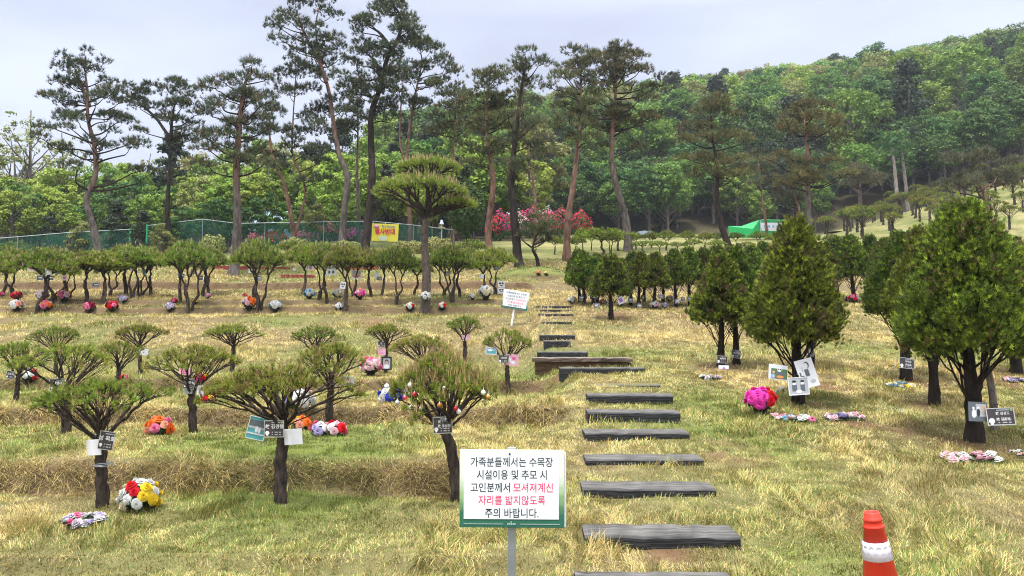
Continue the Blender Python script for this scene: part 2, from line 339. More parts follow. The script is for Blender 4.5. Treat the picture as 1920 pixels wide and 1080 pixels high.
def build_grass():
    mb = MB()
    bands = [(3.6, 7, 9500, .0036, 2), (7, 11, 4600, .0056, 2), (11, 16, 2000, .009, 1), (16, 22, 1000, .0135, 1), (22, 31, 400, .022, 1)]
    for y0, y1, dens, wd, seg in bands:
        ym = y1; halfw = .80*ym+1.3; n = int(dens*(y1-y0)*2*halfw)
        Y = rng.uniform(y0, y1, n); X = rng.uniform(-halfw, halfw, n); k = (np.abs(X) < .70*Y+.6) | ((np.abs(X) < .80*Y+1.3) & (rng.uniform(0, 1, n) < .5)); X = X[k]; Y = Y[k]
        Xe = rng.uniform(-halfw, halfw, n); Ye = rng.uniform(y0, y1, n); ge, se = greenness(Xe, Ye); ke = (se > .4) & (np.abs(Xe) < .7*Ye+.6); Xe = Xe[ke]; Ye = Ye[ke]
        X = np.concatenate([X, Xe]); Y = np.concatenate([Y, Ye]); g, sl = greenness(X, Y)
        bald = sstep(.66, .80, vnoise(X*.9+40, Y*1.4, 21))*.5*(sl < .4)
        k = rng.uniform(0, 1, len(X)) > bald
        fr = np.zeros(len(X), bool)
        for xa, xb, ys, zt in step_boxes:
            fr |= (X > xa-.03) & (X < xb+.03) & (Y > ys-.09) & (Y < ys)
            k &= ~((X > xa-.02) & (X < xb+.02) & (Y > ys-.012) & (Y < ys+.27) & (rng.uniform(0, 1, len(X)) > .04))
        pc = np.interp(Y, [12, 13.5, 15, 18, 21], [.85, .82, .88, 1.0, 1.08]); path = (np.abs(X-pc) < .40) & (Y > 12.3) & (Y < 20.6); k &= ~(path & (rng.uniform(0, 1, len(X)) < .72))
        k &= ~((sl > .45) & (rng.uniform(0, 1, len(X)) < .28*vnoise(X*2.2, Y*2.2, 71)*2))
        k &= ~((sl > .4) & (Y > 15.5) & (rng.uniform(0, 1, len(X)) < .8))
        k &= rng.uniform(0, 1, len(X)) > litter(X, Y)*.85
        X, Y, g, sl, fr = X[k], Y[k], g[k], sl[k], fr[k]; n = len(X)
        lip = sstep(.45, .9, sl); s2 = np.abs(gz(X, Y-.02)-gz(X, Y-.16))/.14; hang = (s2 > .5) & (sl < .6) & (rng.uniform(0, 1, n) < .7)
        tall = sstep(.52, .8, vnoise(X*2.3, Y*2.3, 31))
        isg = rng.uniform(0, 1, n) < g*1.0
        L = (.032+.042*tall+.04*lip)*(.6+.8*vnoise(X*7, Y*7, 61))*rng.uniform(.55, 1.35, n)*np.where(isg, .95, 1.1); L *= (1+.03*np.maximum(0, Y-8))*np.where((sl > .3) & (Y > 15), .55, 1)
        Z = gz(X, Y)-.004; th = vnoise(X*4.2, Y*4.2, 51)*14+rng.normal(0, .75, n)
        lean = rng.uniform(.25, 1.25, n)*np.where(isg, .75, 1.1)
        D = np.stack([np.cos(th)*lean, np.sin(th)*lean-1.1*lip*rng.uniform(.3, 1.2, n), np.ones(n)-.25*lip], 1); face = (lip > .4) & (rng.uniform(0, 1, n) < .8); D = np.where(face[:, None], np.stack([np.cos(th)*1.3, -rng.uniform(.2, 1.1, n), rng.uniform(-.8, .75, n)], 1), D); D = np.where(hang[:, None], np.stack([np.cos(th)*.7, -rng.uniform(.6, 1.2, n), rng.uniform(-.6, .5, n)], 1), D); L = np.where(hang, L*1.9, L*(1+.5*lip)); D /= np.linalg.norm(D, axis=1)[:, None]
        L = np.where(fr, L*1.5, L); B = np.stack([X, Y, Z], 1); W = np.stack([np.cos(th+1.57+rng.normal(0, .6, n)), np.sin(th+1.57), np.zeros(n)], 1)*(wd/2*rng.uniform(.7, 1.3, n))[:, None]
        cs = STRAW*rng.uniform(.6, 1.12, (n, 1))*np.where(rng.uniform(0, 1, (n, 1)) < .3, [[1.12, 1.08, 1.0]], [[.95, .88, .72]])
        cg = GREEN*rng.uniform(.6, 1.35, (n, 1))*np.where(rng.uniform(0, 1, (n, 1)) < .35, [[1.25, 1.0, .8]], [[.9, 1.0, .9]])
        C = np.where(isg[:, None], cg, cs)*(.72+.56*vnoise(X*3.1, Y*3.1, 41))[:, None]*(1-.4*lip*(rng.uniform(0, 1, n) < .5))[:, None]
        if seg == 2:
            mid = B+D*(L*.55)[:, None]; tip = mid+(D*.8+np.array([0, -.05, -.38])*lean[:, None])*(L*.55)[:, None]
            V = np.stack([B-W, B+W, mid+W*.8, mid-W*.8, tip], 1).reshape(-1, 3); i = np.arange(n)*5
            mb.add(V, np.stack([i, i+1, i+2, i+3], 1), np.repeat(C, 5, 0)); o = mb.n-n*5
            mb.T.append(np.stack([i+3, i+2, i+4], 1)+o); mb.TM.append(np.zeros(n))
        else:
            V = np.stack([B-W, B+W, B+D*L[:, None]], 1).reshape(-1, 3)
            mb.add(V, np.arange(n*3).reshape(-1, 3), np.repeat(C, 3, 0))
    tag(obj('grass', mb.mesh('grass', M_grass, False)), 'short mixed straw and green turf over the terraces', None, None, 'stuff')
    print('grass verts', mb.n)
build_grass()
# ================================================================ TREES
BK_D = np.array([.040, .031, .025]); BK_G = np.array([.13, .11, .095]); BK_R = np.array([.20, .115, .082])
def make_umbrella(R, h0=.46, dome=.30, ntips=300, lean=(0, 0), rt=.0036, r0=.044, L=.060, k=30, candle=.12, wd=.0042, tone=0.0, sect=9):
    """flat crowned clipped pine, height 1; returns (trunk mesh, crown mesh)"""
    tb, cb = MB(), MB(); lx, ly = lean
    top = np.array([lx, ly, h0])
    P = catmull([(0, 0, -.04), (lx*.15, ly*.1, h0*.35), (lx*.55, ly*.6, h0*.7), top], 5)
    P[1:-1] += rng.normal(0, .006, P[1:-1].shape)
    tube(tb, P, np.linspace(r0*1.15, r0*.85, len(P)), 10, BK_D*1.15, jit=.09)
    n = ntips; r = R*np.sqrt(rng.uniform(.01, 1, n)); th = rng.uniform(0, 2*np.pi, n)
    lump = 1+.14*np.sin(3*th+rng.uniform(0, 6))+.09*np.sin(5*th+rng.uniform(0, 6))
    gap = vnoise(r*np.cos(th)/R*2.6+rng.uniform(0, 50), r*np.sin(th)/R*2.6, 9) > .30; th = th[gap]; r = r[gap]; lump = lump[gap]; n = len(r)
    r = r*lump
    z = .935-dome*(r/R)**1.7+rng.normal(0, .022, n)
    T = np.stack([lx*1.1+r*np.cos(th), ly*1.1+r*np.sin(th), z], 1)
    edges = np.sort(rng.uniform(0, 2*np.pi, sect)); s = np.searchsorted(edges, th) % sect
    for q in range(sect):
        t = T[s == q]
        if len(t): 
            rr = np.hypot(t[:, 0]-top[0], t[:, 1]-top[1]); m = np.median(rr)
            for g, zz in ((t[rr >= m], rng.uniform(-.07, -.01)), (t[rr < m], rng.uniform(-.01, .03))):
                gather(tb, top+np.array([0, 0, zz]), g, rt, BK_D, t=.36, pw=.46, jit=.06, lift=.035, rmax=r0*.5)
    A = np.stack([(T[:, 0]-lx)/R*.55, (T[:, 1]-ly)/R*.55, np.ones(n)], 1)
    hue = rng.uniform(0, 1, (n, 1)); base = np.array([.17, .235, .024])*(1+tone)
    c = base*rng.uniform(.6, 1.3, (n, 1))*(1-hue*.5)+np.array([.27, .26, .04])*hue*.5
    c = np.where(rng.uniform(0, 1, (n, 1)) < .12, np.array([.27, .19, .07]), c)
    tufts(cb, T, A*.7, k, L*.86, wd, .72, c)
    T2 = T-A*.02+rng.normal(0, .022, T.shape); sel = rng.uniform(0, 1, n) < .45; tufts(cb, T2[sel], A[sel]*.8, k//2, L*.8, wd, .6, c[sel]*.85)
    m = rng.uniform(0, 1, n) < candle
    tufts(cb, T[m]+np.array([0, 0, L*.45]), np.array([0, 0, 1.]), 4, L*.95, wd*1.5, .13, np.array([.40, .27, .12]), back=0)
    return tb.mesh('trunk', M_bark), cb.mesh('crown', M_needle)
def make_vase(wr, stems=1, ntips=640, rt=.0035, r0=.030, L=.050, k=20, wd=.0045, low=.44, candle=.10):
    """taller clipped pine with a dense domed crown over vase shaped limbs, height 1"""
    tb, cb = MB(), MB(); n = ntips; R = wr
    th = rng.uniform(0, 2*np.pi, n); r = R*rng.uniform(0, 1, n)**.55
    zt = .97-.33*(r/R)**2.2; zb = low-.02+.24*(r/R)
    f = rng.uniform(0, 1, n)**.4; z = zb+(zt-zb)*f
    lump = 1+.10*np.sin(2*th+rng.uniform(0, 6))+.07*np.sin(5*th+rng.uniform(0, 6))
    T = np.stack([r*lump*np.cos(th), r*lump*np.sin(th), z+rng.normal(0, .015, n)], 1)
    lab = (rng.integers(0, stems, n) if stems > 1 else np.zeros(n, int))
    if stems > 1: lab = (np.floor((th+rng.uniform(0, 6)) % (2*np.pi)/(2*np.pi)*stems)).astype(int)
    for q in range(stems):
        a = 2*np.pi*q/stems+rng.uniform(0, 1); o = np.array([np.cos(a), np.sin(a), 0])*(.035 if stems > 1 else 0)
        h = rng.uniform(.30, .42); t = np.array([o[0]*2.4+rng.normal(0, .03), o[1]*2.4+rng.normal(0, .03), h])
        P = catmull([o+np.array([0, 0, -.04]), o+np.array([rng.normal(0, .02), rng.normal(0, .02), h*.35]), t*np.array([1, 1, .7])+np.array([rng.normal(0, .018), 0, 0]), t], 4)
        rr = r0*(1 if stems == 1 else .72)
        tube(tb, P, np.linspace(rr*1.1, rr*.75, len(P)), 8, BK_D*rng.uniform(1.2, 2.0), jit=.1)
        TT = T[lab == q]
        gather(tb, t-np.array([0, 0, .015]), TT, rt, BK_D*.95, t=.33, pw=.42, jit=.07, lift=.04, rmax=rr*.6)
    A = np.stack([T[:, 0]/R*.6, T[:, 1]/R*.6, .3+f], 1)
    c = np.array([.155, .225, .022])*rng.uniform(.6, 1.35, (n, 1))+np.array([.05, .045, 0])*rng.uniform(0, 1, (n, 1))
    c = np.where(rng.uniform(0, 1, (n, 1)) < .05, np.array([.24, .17, .06]), c)
    tufts(cb, T, A, k, L, wd, .6, c)
    m = (rng.uniform(0, 1, n) < candle*2.4) & (f > .72)
    tufts(cb, T[m]+np.array([0, 0, L*.5]), np.array([0, 0, 1.]), 4, L*1.05, wd*1.5, .10, np.array([.42, .32, .17]), back=0)
    return tb.mesh('trunk', M_bark), cb.mesh('crown', M_needle)
def make_conical(R=.28, z0=.28, ncl=200, per=13, L=.034, k=20, wd=.0055, r0=.043, tone=(1, 1, 1), limbs=14):
    """dense egg shaped clipped conifer on a bare trunk, height 1"""
    tb, cb = MB(), MB()
    P = catmull([(0, 0, -.04), (rng.normal(0, .006), 0, .15), (rng.normal(0, .01), rng.normal(0, .01), .45), (0, 0, .9)], 6)
    tube(tb, P, np.linspace(r0*1.1, .008, len(P)), 10, BK_D*.55, jit=.08)
    u = rng.uniform(0, 1, ncl)
    zz = z0+.06+(.93-z0)*u
    def rad(z):
        v = np.clip((z-z0)/(1-z0), 0, 1); return R*np.where(v < .22, .72+.28*np.sin(v/.22*np.pi/2), np.clip(1-((v-.22)/.80)**1.3, 0, 1)**.80)
    keep = rng.uniform(0, 1, ncl*3) < 1; u = rng.uniform(0, 1, ncl*4); zz = z0+.04+(.94-z0)*u; p = rad(zz)/R; m = rng.uniform(0, 1, len(u)) < np.sqrt(p); zz = zz[m][:ncl]; n = len(zz)
    th = rng.uniform(0, 2*np.pi, n); rr = rad(zz)*rng.uniform(.76, 1.07, n)*(1+.06*np.sin(3*th+zz*11)+.05*np.sin(7*th-zz*17))*.95
    Cn = np.stack([rr*np.cos(th), rr*np.sin(th), zz], 1)
    out = np.stack([np.cos(th), np.sin(th), .55+.5*(zz-z0)], 1); out /= np.linalg.norm(out, axis=1)[:, None]
    Pt = np.repeat(Cn, per, 0)+rng.normal(0, .019, (n*per, 3)); A = np.repeat(out, per, 0)+np.array([0, 0, .3])
    cc = np.repeat(np.array([.095, .132, .018])*np.array(tone)*rng.uniform(.5, 1.5, (n, 1)), per, 0)*rng.uniform(.8, 1.2, (n*per, 1))
    tip = rng.uniform(0, 1, (n*per, 1)) < .22; cc = np.where(tip, cc*1.5+np.array([.12, .12, .005]), cc)
    dead = np.repeat(rng.uniform(0, 1, (n, 1)) < .08, per, 0); cc = np.where(dead, np.array([.15, .11, .05]), cc)
    tufts(cb, Pt, A, k, L, wd, .55, cc)
    # inner foliage behind the outer clumps
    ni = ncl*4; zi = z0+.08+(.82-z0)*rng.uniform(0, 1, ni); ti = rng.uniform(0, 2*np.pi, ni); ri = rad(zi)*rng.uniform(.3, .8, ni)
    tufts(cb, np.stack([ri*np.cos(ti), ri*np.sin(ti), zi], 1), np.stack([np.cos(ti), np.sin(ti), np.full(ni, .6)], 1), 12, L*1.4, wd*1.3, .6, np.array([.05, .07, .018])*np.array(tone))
    low = Cn[(zz < z0+.30)]
    lab = (np.arctan2(low[:, 1], low[:, 0])+np.pi)/(2*np.pi)*limbs
    for q in range(limbs):
        t = low[(lab >= q) & (lab < q+1)]
        if len(t): gather(tb, np.array([0, 0, rng.uniform(.13, .33)]), t[::2], .0020, BK_D*.7, t=.4, pw=.36, jit=.05, lift=.04, rmax=.009)
    hi = Cn[zz >= z0+.30]; lev = rng.uniform(.35, .75, len(hi))
    for b, t in zip(lev[::2], hi[::2]): gather(tb, np.array([0, 0, max(z0, t[2]-.15)]), t[None], .004, BK_D*.6)
    return tb.mesh('trunk', M_bark), cb.mesh('crown', M_needle)
def place_tree(name, label, cat, meshes, px, base, top, group, Y=None, rz=None, sc=None, wpx=None):
    if Y is None: X, Y, Z = spot(px, base)
    else: X = at(px, base, Y)[0]; Z = gzf(X, Y)
    h = (zpix(top, Y)-Z) if sc is None else sc
    o = thing(name, label, cat, (X, Y, Z-.01), group, (rng.normal(0, .035), rng.normal(0, .035), rng.uniform(0, 6.28) if rz is None else rz))
    sx = h
    if wpx: sx = wpx/F*Y/meshes[2]
    o.scale = (sx, sx, h)
    obj('trunk', meshes[0], o); obj('crown', meshes[1], o)
    return o, (X, Y, Z, h)
# ---- low umbrella pines on the near terraces
GU = 'low umbrella shaped memorial pines'
UM = [(*make_umbrella(.53, .55, .12, 330, L=.052), 1.06), (*make_umbrella(.53, .56, .13, 390, (.02, .01), L=.050), 1.05), (*make_umbrella(.43, .46, .24, 420, (-.10, .0), candle=.7, L=.058), .92),
      (*make_umbrella(.51, .48, .17, 300), 1.08), (*make_umbrella(.47, .46, .20, 260, (.03, 0)), 1.0), (*make_umbrella(.45, .50, .18, 240, (-.03, .02)), .96)]
UL = [ # px, base, top, width px, variant, Y, label
 (192, 952, 700, 245, 0, None, 'umbrella pine beside the yellow and white bouquet, wide open crown of bare radiating limbs'),
 (525, 944, 672, 262, 1, None, 'umbrella pine carrying a plaque between a teal photo and a blank white card'),
 (858, 918, 648, 222, 2, 5.95, 'leaning umbrella pine hung with red, white and black baubles behind the notice board'),
 (363, 812, 638, 172, 3, None, 'umbrella pine with pink cards and a tilted plaque, right of the orange flowers'),
 (124, 812, 634, 180, 4, None, 'umbrella pine whose dark plaque hangs above the crown of the nearest left pine'),
 (615, 800, 634, 150, 5, None, 'umbrella pine standing half hidden behind the pine with the teal photo'),
 (28, 758, 634, 105, 3, None, 'umbrella pine at the left edge of the photo beside the white and red flowers'),
 (953, 738, 610, 100, 4, None, 'umbrella pine nearest the stairs, with a pink card and a plaque at its fork'),
 (222, 738, 636, 108, 5, 10.6, 'umbrella pine with a small red and white trinket in its fork'),
 (795, 740, 622, 130, 3, 10.4, 'umbrella pine hidden behind the crown of the bauble pine'),
 (264, 706, 604, 88, 0, None, 'small umbrella pine with a white sheet on its trunk below the dry bank'),
 (435, 703, 603, 96, 1, None, 'small umbrella pine on the bank just above the pine with pink cards'),
 (105, 703, 606, 90, 3, None, 'small umbrella pine at the foot of the bank, second from the left edge'),
 (592, 703, 606, 118, 4, None, 'wide small umbrella pine on the bank, left of the pine with the framed portrait'),
 (722, 700, 602, 78, 1, None, 'small umbrella pine with the black framed portrait hanging below it'),
 (872, 668, 590, 84, 5, 14.6, 'small umbrella pine part way up the bank with a pale pink card in its fork'),
]
UPOS = {}
for i, (px, b, t, wp, v, Y, lab) in enumerate(UL):
    o, UPOS[i] = place_tree('umbrella_pine', lab, 'pine tree', UM[v], px, b, t, GU, Y, wpx=wp, rz=(0 if v in (1, 2) else None))
# ---- taller vase shaped pines on the middle terrace
GV = 'vase shaped clipped pines on the middle terrace'
VM = [(*make_vase(.36, 1), .80), (*make_vase(.40, 2), .88), (*make_vase(.42, 3), .94), (*make_vase(.38, 1, low=.46), .84), (*make_vase(.34, 2, low=.48), .76)]
VL = [(-14, 562, 478, 80), (5, 556, 470, 85), (24, 552, 462, 96), (70, 586, 462, 124), (98, 566, 462, 110), (128, 558, 470, 80), (162, 566, 466, 95), (192, 566, 466, 112), (205, 556, 470, 90), (236, 552, 456, 100), (248, 560, 456, 88),
      (265, 558, 460, 90), (282, 557, 462, 78), (340, 570, 452, 92), (356, 583, 448, 122), (380, 556, 458, 90), (392, 552, 462, 84), (486, 582, 444, 118), (476, 560, 450, 96), (567, 552, 454, 84), (598, 562, 450, 88), (613, 568, 455, 80), (648, 578, 452, 92),
      (664, 556, 460, 80), (696, 558, 462, 82), (714, 558, 462, 78), (742, 572, 456, 84), (776, 556, 480, 70), (832, 556, 462, 76), (848, 566, 455, 96), (862, 558, 468, 80), (903, 556, 468, 80), (930, 552, 460, 84)]
for i, (px, b, t, wp) in enumerate(VL):
    place_tree('clipped_pine', f'vase shaped clipped pine, {ORD[i]} from the left in the middle terrace row', 'pine tree', VM[[0, 3, 1, 0, 4, 2][i % 6] if i != 14 else 2], px, b, t, GV, wpx=wp)
# ---- farther clipped pines on the upper lawns
GF = 'small clipped pines on the upper lawn'
FL = [(30, 500, 450, 86, ), (105, 496, 458, 70), (548, 492, 450, 70), (882, 496, 446, 66), (880, 505, 462, 60), (1062, 474, 444, 40), (1080, 474, 442, 50), (1092, 472, 425, 40), (1130, 477, 424, 96), (1160, 470, 428, 90), (1206, 474, 450, 56),
      (1236, 474, 450, 44), (1250, 470, 430, 46), (1288, 466, 432, 40), (1322, 466, 434, 40), (1345, 464, 434, 38), (1380, 464, 434, 44), (1420, 464, 432, 42), (1450, 464, 436, 38), (1192, 468, 434, 40), (1222, 466, 432, 40), (1300, 474, 446, 44), (1040, 478, 440, 36), (1110, 470, 430, 40), (1560, 464, 438, 44), (1590, 464, 440, 46), (1145, 478, 432, 60),
      (1270, 474, 452, 44), (1342, 474, 448, 44), (1400, 474, 452, 44), (1490, 468, 440, 44)]
VM2 = [(*make_vase(.50, 1, 260, low=.40, L=.075, wd=.011, k=14, candle=.03), 1.12), (*make_vase(.46, 2, 260, low=.38, L=.075, wd=.011, k=14, candle=.03), 1.05)]
VM3 = [(*make_umbrella(.42, .46, .14, 110, L=.10, wd=.016, k=14, candle=0, tone=-.35), 1.0), (*make_umbrella(.34, .5, .2, 80, (.05, .02), L=.10, wd=.016, k=14, candle=0, tone=-.35), 1.0)]
FLs = sorted(FL, key=lambda r: r[0])
for i, (px, b, t, wp) in enumerate(FLs):
    place_tree('lawn_pine', f'small clipped pine on the upper lawn, {ORD[i]} from the left', 'pine tree', VM2[i % 2], px, b, t, GF, wpx=wp)
# ---- conical clipped conifers on the right
GC = 'egg shaped clipped conifers right of the steps'
CM = [(*make_conical(.29, .34, 900, 13, L=.020, k=20, wd=.0030), .60), (*make_conical(.27, .31, 850, 13, L=.020, k=20, wd=.0031, tone=(1.12, 1.0, 1)), .58), (*make_conical(.31, .34, 330, 12, L=.030, k=16, wd=.006, tone=(.85, .95, 1)), .66), (*make_conical(.29, .36, 320, 12, L=.030, k=16, wd=.006, tone=(.95, 1, .9)), .62)]
CM.append((*make_conical(.28, .43, 700, 13, L=.020, k=20, wd=.0031), .58))
CL = [ # px, base, top, width, variant, Y, label
 (1826, 828, 372, 250, 0, None, 'largest egg shaped conifer at the right edge, tall crown above a thick dark trunk'),
 (1752, 760, 424, 150, 4, None, 'egg shaped conifer half hidden behind the largest one, bare stubbed trunk showing'),
 (1699, 712, 436, 160, 4, None, 'egg shaped conifer with a low tilted plaque and a pastel wreath at its foot'),
 (1497, 757, 408, 180, 1, None, 'egg shaped conifer with photo prints leaning round its trunk, brownish patches in its crown'),
 (1351, 690, 474, 116, 3, None, 'slim egg shaped conifer with a plaque above a purple printed card'),
 (1381, 683, 462, 112, 2, None, 'egg shaped conifer right of the slim one, plaque high on its trunk'),
 (1520, 690, 480, 120, 3, None, 'egg shaped conifer mostly hidden behind the one with leaning photo prints'),
 (1905, 700, 450, 150, 1, None, 'egg shaped conifer cut by the right edge behind the largest one'),
]
FAR = [(1087, 570, 466, 58), (1096, 574, 470, 62), (1112, 576, 480, 62), (1120, 568, 474, 60), (1146, 600, 477, 86), (1163, 576, 484, 58), (1182, 574, 470, 60), (1197, 578, 472, 62), (1207, 568, 478, 56), (1226, 580, 472, 64), (1243, 568, 478, 56), (1268, 576, 466, 62), (1294, 574, 462, 66),
       (1318, 570, 464, 62), (1342, 570, 458, 66), (1366, 568, 462, 66), (1408, 574, 458, 74), (1432, 566, 452, 66), (1456, 568, 456, 72), (1545, 568, 452, 72), (1572, 566, 444, 66), (1602, 568, 440, 76), (1630, 560, 438, 66), (1664, 568, 446, 74), (1690, 562, 432, 74), (1720, 560, 444, 72), (1860, 562, 446, 72), (1900, 566, 440, 80)]
for px, b, t, wp, v, Y, lab in CL: place_tree('clipped_conifer', lab, 'conifer tree', CM[v], px, b, t, GC, Y, wpx=wp)
for i, (px, b, t, wp) in enumerate(FAR):
    place_tree('clipped_conifer', f'dense egg shaped conifer, {ORD[i]} from the left in the rows above the steps', 'conifer tree', CM[2+i % 2], px, b, t, GC, wpx=wp)
# thin young trunk beside the largest conifer
def make_sapling():
    tb, cb = MB(), MB(); P = catmull([(0, 0, -.05), (.01, 0, .3), (-.01, 0, .62), (0, 0, 1)], 6); tube(tb, P, np.linspace(.034, .012, len(P)), 8, BK_G*1.2, jit=.07)
    T = np.stack([rng.normal(0, .22, 30), rng.normal(0, .12, 30), rng.uniform(.62, 1.05, 30)], 1); gather(tb, (0, 0, .55), T, .004, BK_G, t=.4, rmax=.014)
    tufts(cb, T, np.array([0, 0, 1.]), 16, .06, .006, .6, np.array([.12, .16, .03])); return tb.mesh('trunk', M_bark), cb.mesh('crown', M_needle), 1.0
SAP = make_sapling()
place_tree('young_conifer', 'thin pale trunked young conifer beside the largest egg shaped conifer', 'conifer tree', SAP, 1866, 806, 560, None)
# ---- two tier mushroom pine
def make_topiary(h, Y):
    tb, cb = MB(), MB(); s = Y/F
    z1, z2 = .0, 0
    P = catmull([(0, 0, -.1), (.03, 0, h*.2), (-.02, 0, h*.42), (0.0, 0, h*.60)], 6); tube(tb, P, np.linspace(.135, .072, len(P)), 12, BK_D*2.2, jit=.07)
    P2 = catmull([(0, 0, h*.58), (.05, .05, h*.72), (.03, 0, h*.86)], 5); tube(tb, P2, np.linspace(.08, .04, len(P2)), 8, BK_D, jit=.06)
    for (R, zc, cx, cy, n, b, th_) in ((1.22, h*.86, -.12, -.1, 640, h*.585, .30), (.86, h*.985, .08, .1, 380, h*.80, .20), (.55, h*.74, .78, .35, 240, h*.60, .25)):
        r = R*np.sqrt(rng.uniform(.0, 1, n)); a = rng.uniform(0, 6.283, n); dz = -(r/R)**2.0*.42*R/1.2
        T = np.stack([cx+r*np.cos(a), cy+r*np.sin(a), zc+dz-rng.uniform(0, 1, n)**1.5*th_*(1-.6*(r/R)), ], 1)
        for q in range(8):
            m = ((a/6.283*8).astype(int) == q); gather(tb, (0, 0, b+rng.uniform(-.05, .12)), T[m], .0065, BK_D, t=.42, pw=.44, jit=.05, lift=.05, rmax=.055)
        A = np.stack([(T[:, 0]-cx)/R*.6, (T[:, 1]-cy)/R*.6, np.ones(n)*.9], 1)
        c = np.array([.175, .235, .032])*rng.uniform(.6, 1.3, (n, 1))+np.array([.05, .035, 0])*rng.uniform(0, 1, (n, 1))
        tufts(cb, T, A, 18, .12, .010, .6, c)
        m = (rng.uniform(0, 1, n) < .4) & (T[:, 2] > zc+dz-th_*.25); tufts(cb, T[m]+np.array([0, 0, .06]), np.array([0, 0, 1.]), 4, .13, .015, .1, np.array([.38, .27, .13]), back=0)
    return tb.mesh('trunk', M_bark), cb.mesh('crown', M_needle)
X, Y, Z = spot(797, 579); h = zpix(290, Y)-Z; TOPI = (X, Y, Z, h)
o = thing('mushroom_pine', 'two tiered mushroom shaped topiary pine rising above the middle terrace row', 'pine tree', (X, Y, Z-.01)); tm = make_topiary(h, Y); obj('trunk', tm[0], o); obj('crown', tm[1], o)
# ---- tall pines
def tall_pine(label, Y, stems, r0, pads, tone=0, bark=0, name='tall_pine', dens=1.0, group='tall pines along the fence'):
    """stems: pixel polylines (base first); pads: px, py, rx, ry in pixels"""
    tb, cb = MB(), MB(); b = stems[0][0]; X0 = at(b[0], b[1], Y)[0]; Z0 = gzf(X0, Y); org = np.array([X0, Y, Z0]); s = Y/F
    cen = []
    for si, st in enumerate(stems):
        P = [at(p[0], p[1], Y)-org for p in st]; dyo = np.cumsum(rng.normal(0, .12, len(P))); dyo -= dyo[0]
        if si: dyo[0] = 0
        for p, d in zip(P, dyo): p[1] += d
        if si == 0:
            if P[0][2] > .3: P = [np.array([P[0][0]*1.0, 0, -.15])]+P
            else: P[0] = np.array([0, 0, -.15])
        P = catmull(P, 6); n = len(P); rr = (r0*.60 if si == 0 else r0*.32)*(1-.80*np.linspace(0, 1, n)**1.0)
        if si == 0: rr[:4] *= np.linspace(1.3, 1.0, 4)
        zz = np.clip(P[:, 2]/max(1, (zpix(pads[0][1], Y)-Z0)), 0, 1)[:, None]
        lo = [BK_G*.85, BK_D*.75, BK_R*.8][bark]; hi = [BK_R*.9, BK_D*.8, BK_R*1.05][bark]
        tube(tb, P, rr, 9, lo*(1-sstep(.25, .65, zz))+hi*sstep(.25, .65, zz), jit=.06); cen.append((P, rr))
    allp = []
    for (px, py, rx, ry) in pads:
        c = at(px, py, Y)-org; k = min(range(len(cen)), key=lambda q: np.min(np.linalg.norm((cen[q][0]-c)[:, [0, 2]], axis=1)))
        P = cen[k][0]; i = np.argmin(np.abs(P[:, 2]-c[2])); off = c[0]-P[i, 0]
        allp.append((c+np.array([0, P[i, 1]+rng.normal(0, .35), 0]), rx*s, ry*s, k))
        if rng.uniform() < .75:
            sg = rng.choice([-1, 1]); d = max(abs(off)*.8, .5)
            allp.append((np.array([P[i, 0]+off*rng.uniform(-.35, .75), P[i, 1]+sg*d*rng.uniform(.7, 1.3), c[2]+rng.normal(0, .22)]), rx*s*rng.uniform(.7, 1), ry*s*rng.uniform(.8, 1.1), k))
    gb = np.array([[.060, .078, .034], [.082, .092, .034], [.100, .100, .038], [.105, .112, .062]][tone])
    for c, rx, ry, k in allp:
        P, rr = cen[k]; hd = np.hypot(c[0]-P[:, 0], c[1]-P[:, 1]); want = c[2]-.30*hd-.15
        i = int(np.argmin(np.abs(P[:, 2]-want)+.15*hd)); a = P[i]
        n = int(max(14, 80*dens*(rx/.7)**1.6)); r = rx*np.sqrt(rng.uniform(0, 1, n)); th = rng.uniform(0, 6.283, n)
        T = np.stack([c[0]+r*np.cos(th), c[1]+r*np.sin(th)*.9, c[2]+ry*(.6-1.1*(r/rx)**2)*rng.uniform(.2, 1, n)+rng.normal(0, ry*.25, n)], 1)
        L = np.linalg.norm(c-a); br = min(rr[i]*.62, .016+.014*L)
        m1 = a+(c-a)*.35+np.array([0, 0, -.06*L])+rng.normal(0, .05*L, 3); m2 = a+(c-a)*.72+np.array([0, 0, -.07*L])+rng.normal(0, .04*L, 3)
        Q = catmull([a, m1, m2], 4); tube(tb, Q, np.linspace(br, br*.55, len(Q)), 6, BK_D*rng.uniform(.7, 1.1))
        sub = T[rng.permutation(n)[:max(5, n//4)]]; gather(tb, m2, sub, .007, BK_D*.8, 4, t=.45, jit=.08, rmax=br*.55)
        A = np.stack([np.cos(th)*r/rx*.7, np.sin(th)*r/rx*.7, np.full(n, .9)], 1)
        cl = 1.15*gb*rng.uniform(.65, 1.35)*rng.uniform(.7, 1.35, (n, 1)); cl = np.where(rng.uniform(0, 1, (n, 1)) < .10, np.array([.17, .12, .05]), cl)
        tufts(cb, T, A, 13, .19, .022*Y/36, .62, cl)
    o = thing(name, label, 'pine tree', tuple(org), group); obj('trunk', tb.mesh('trunk', M_barkfar), o); obj('crown', cb.mesh('crown', M_needle), o)
    return o
def pd(pts, rx=24, ry=11): return [(p[0], p[1], p[2] if len(p) > 2 else rx, p[3] if len(p) > 3 else ry) for p in pts]
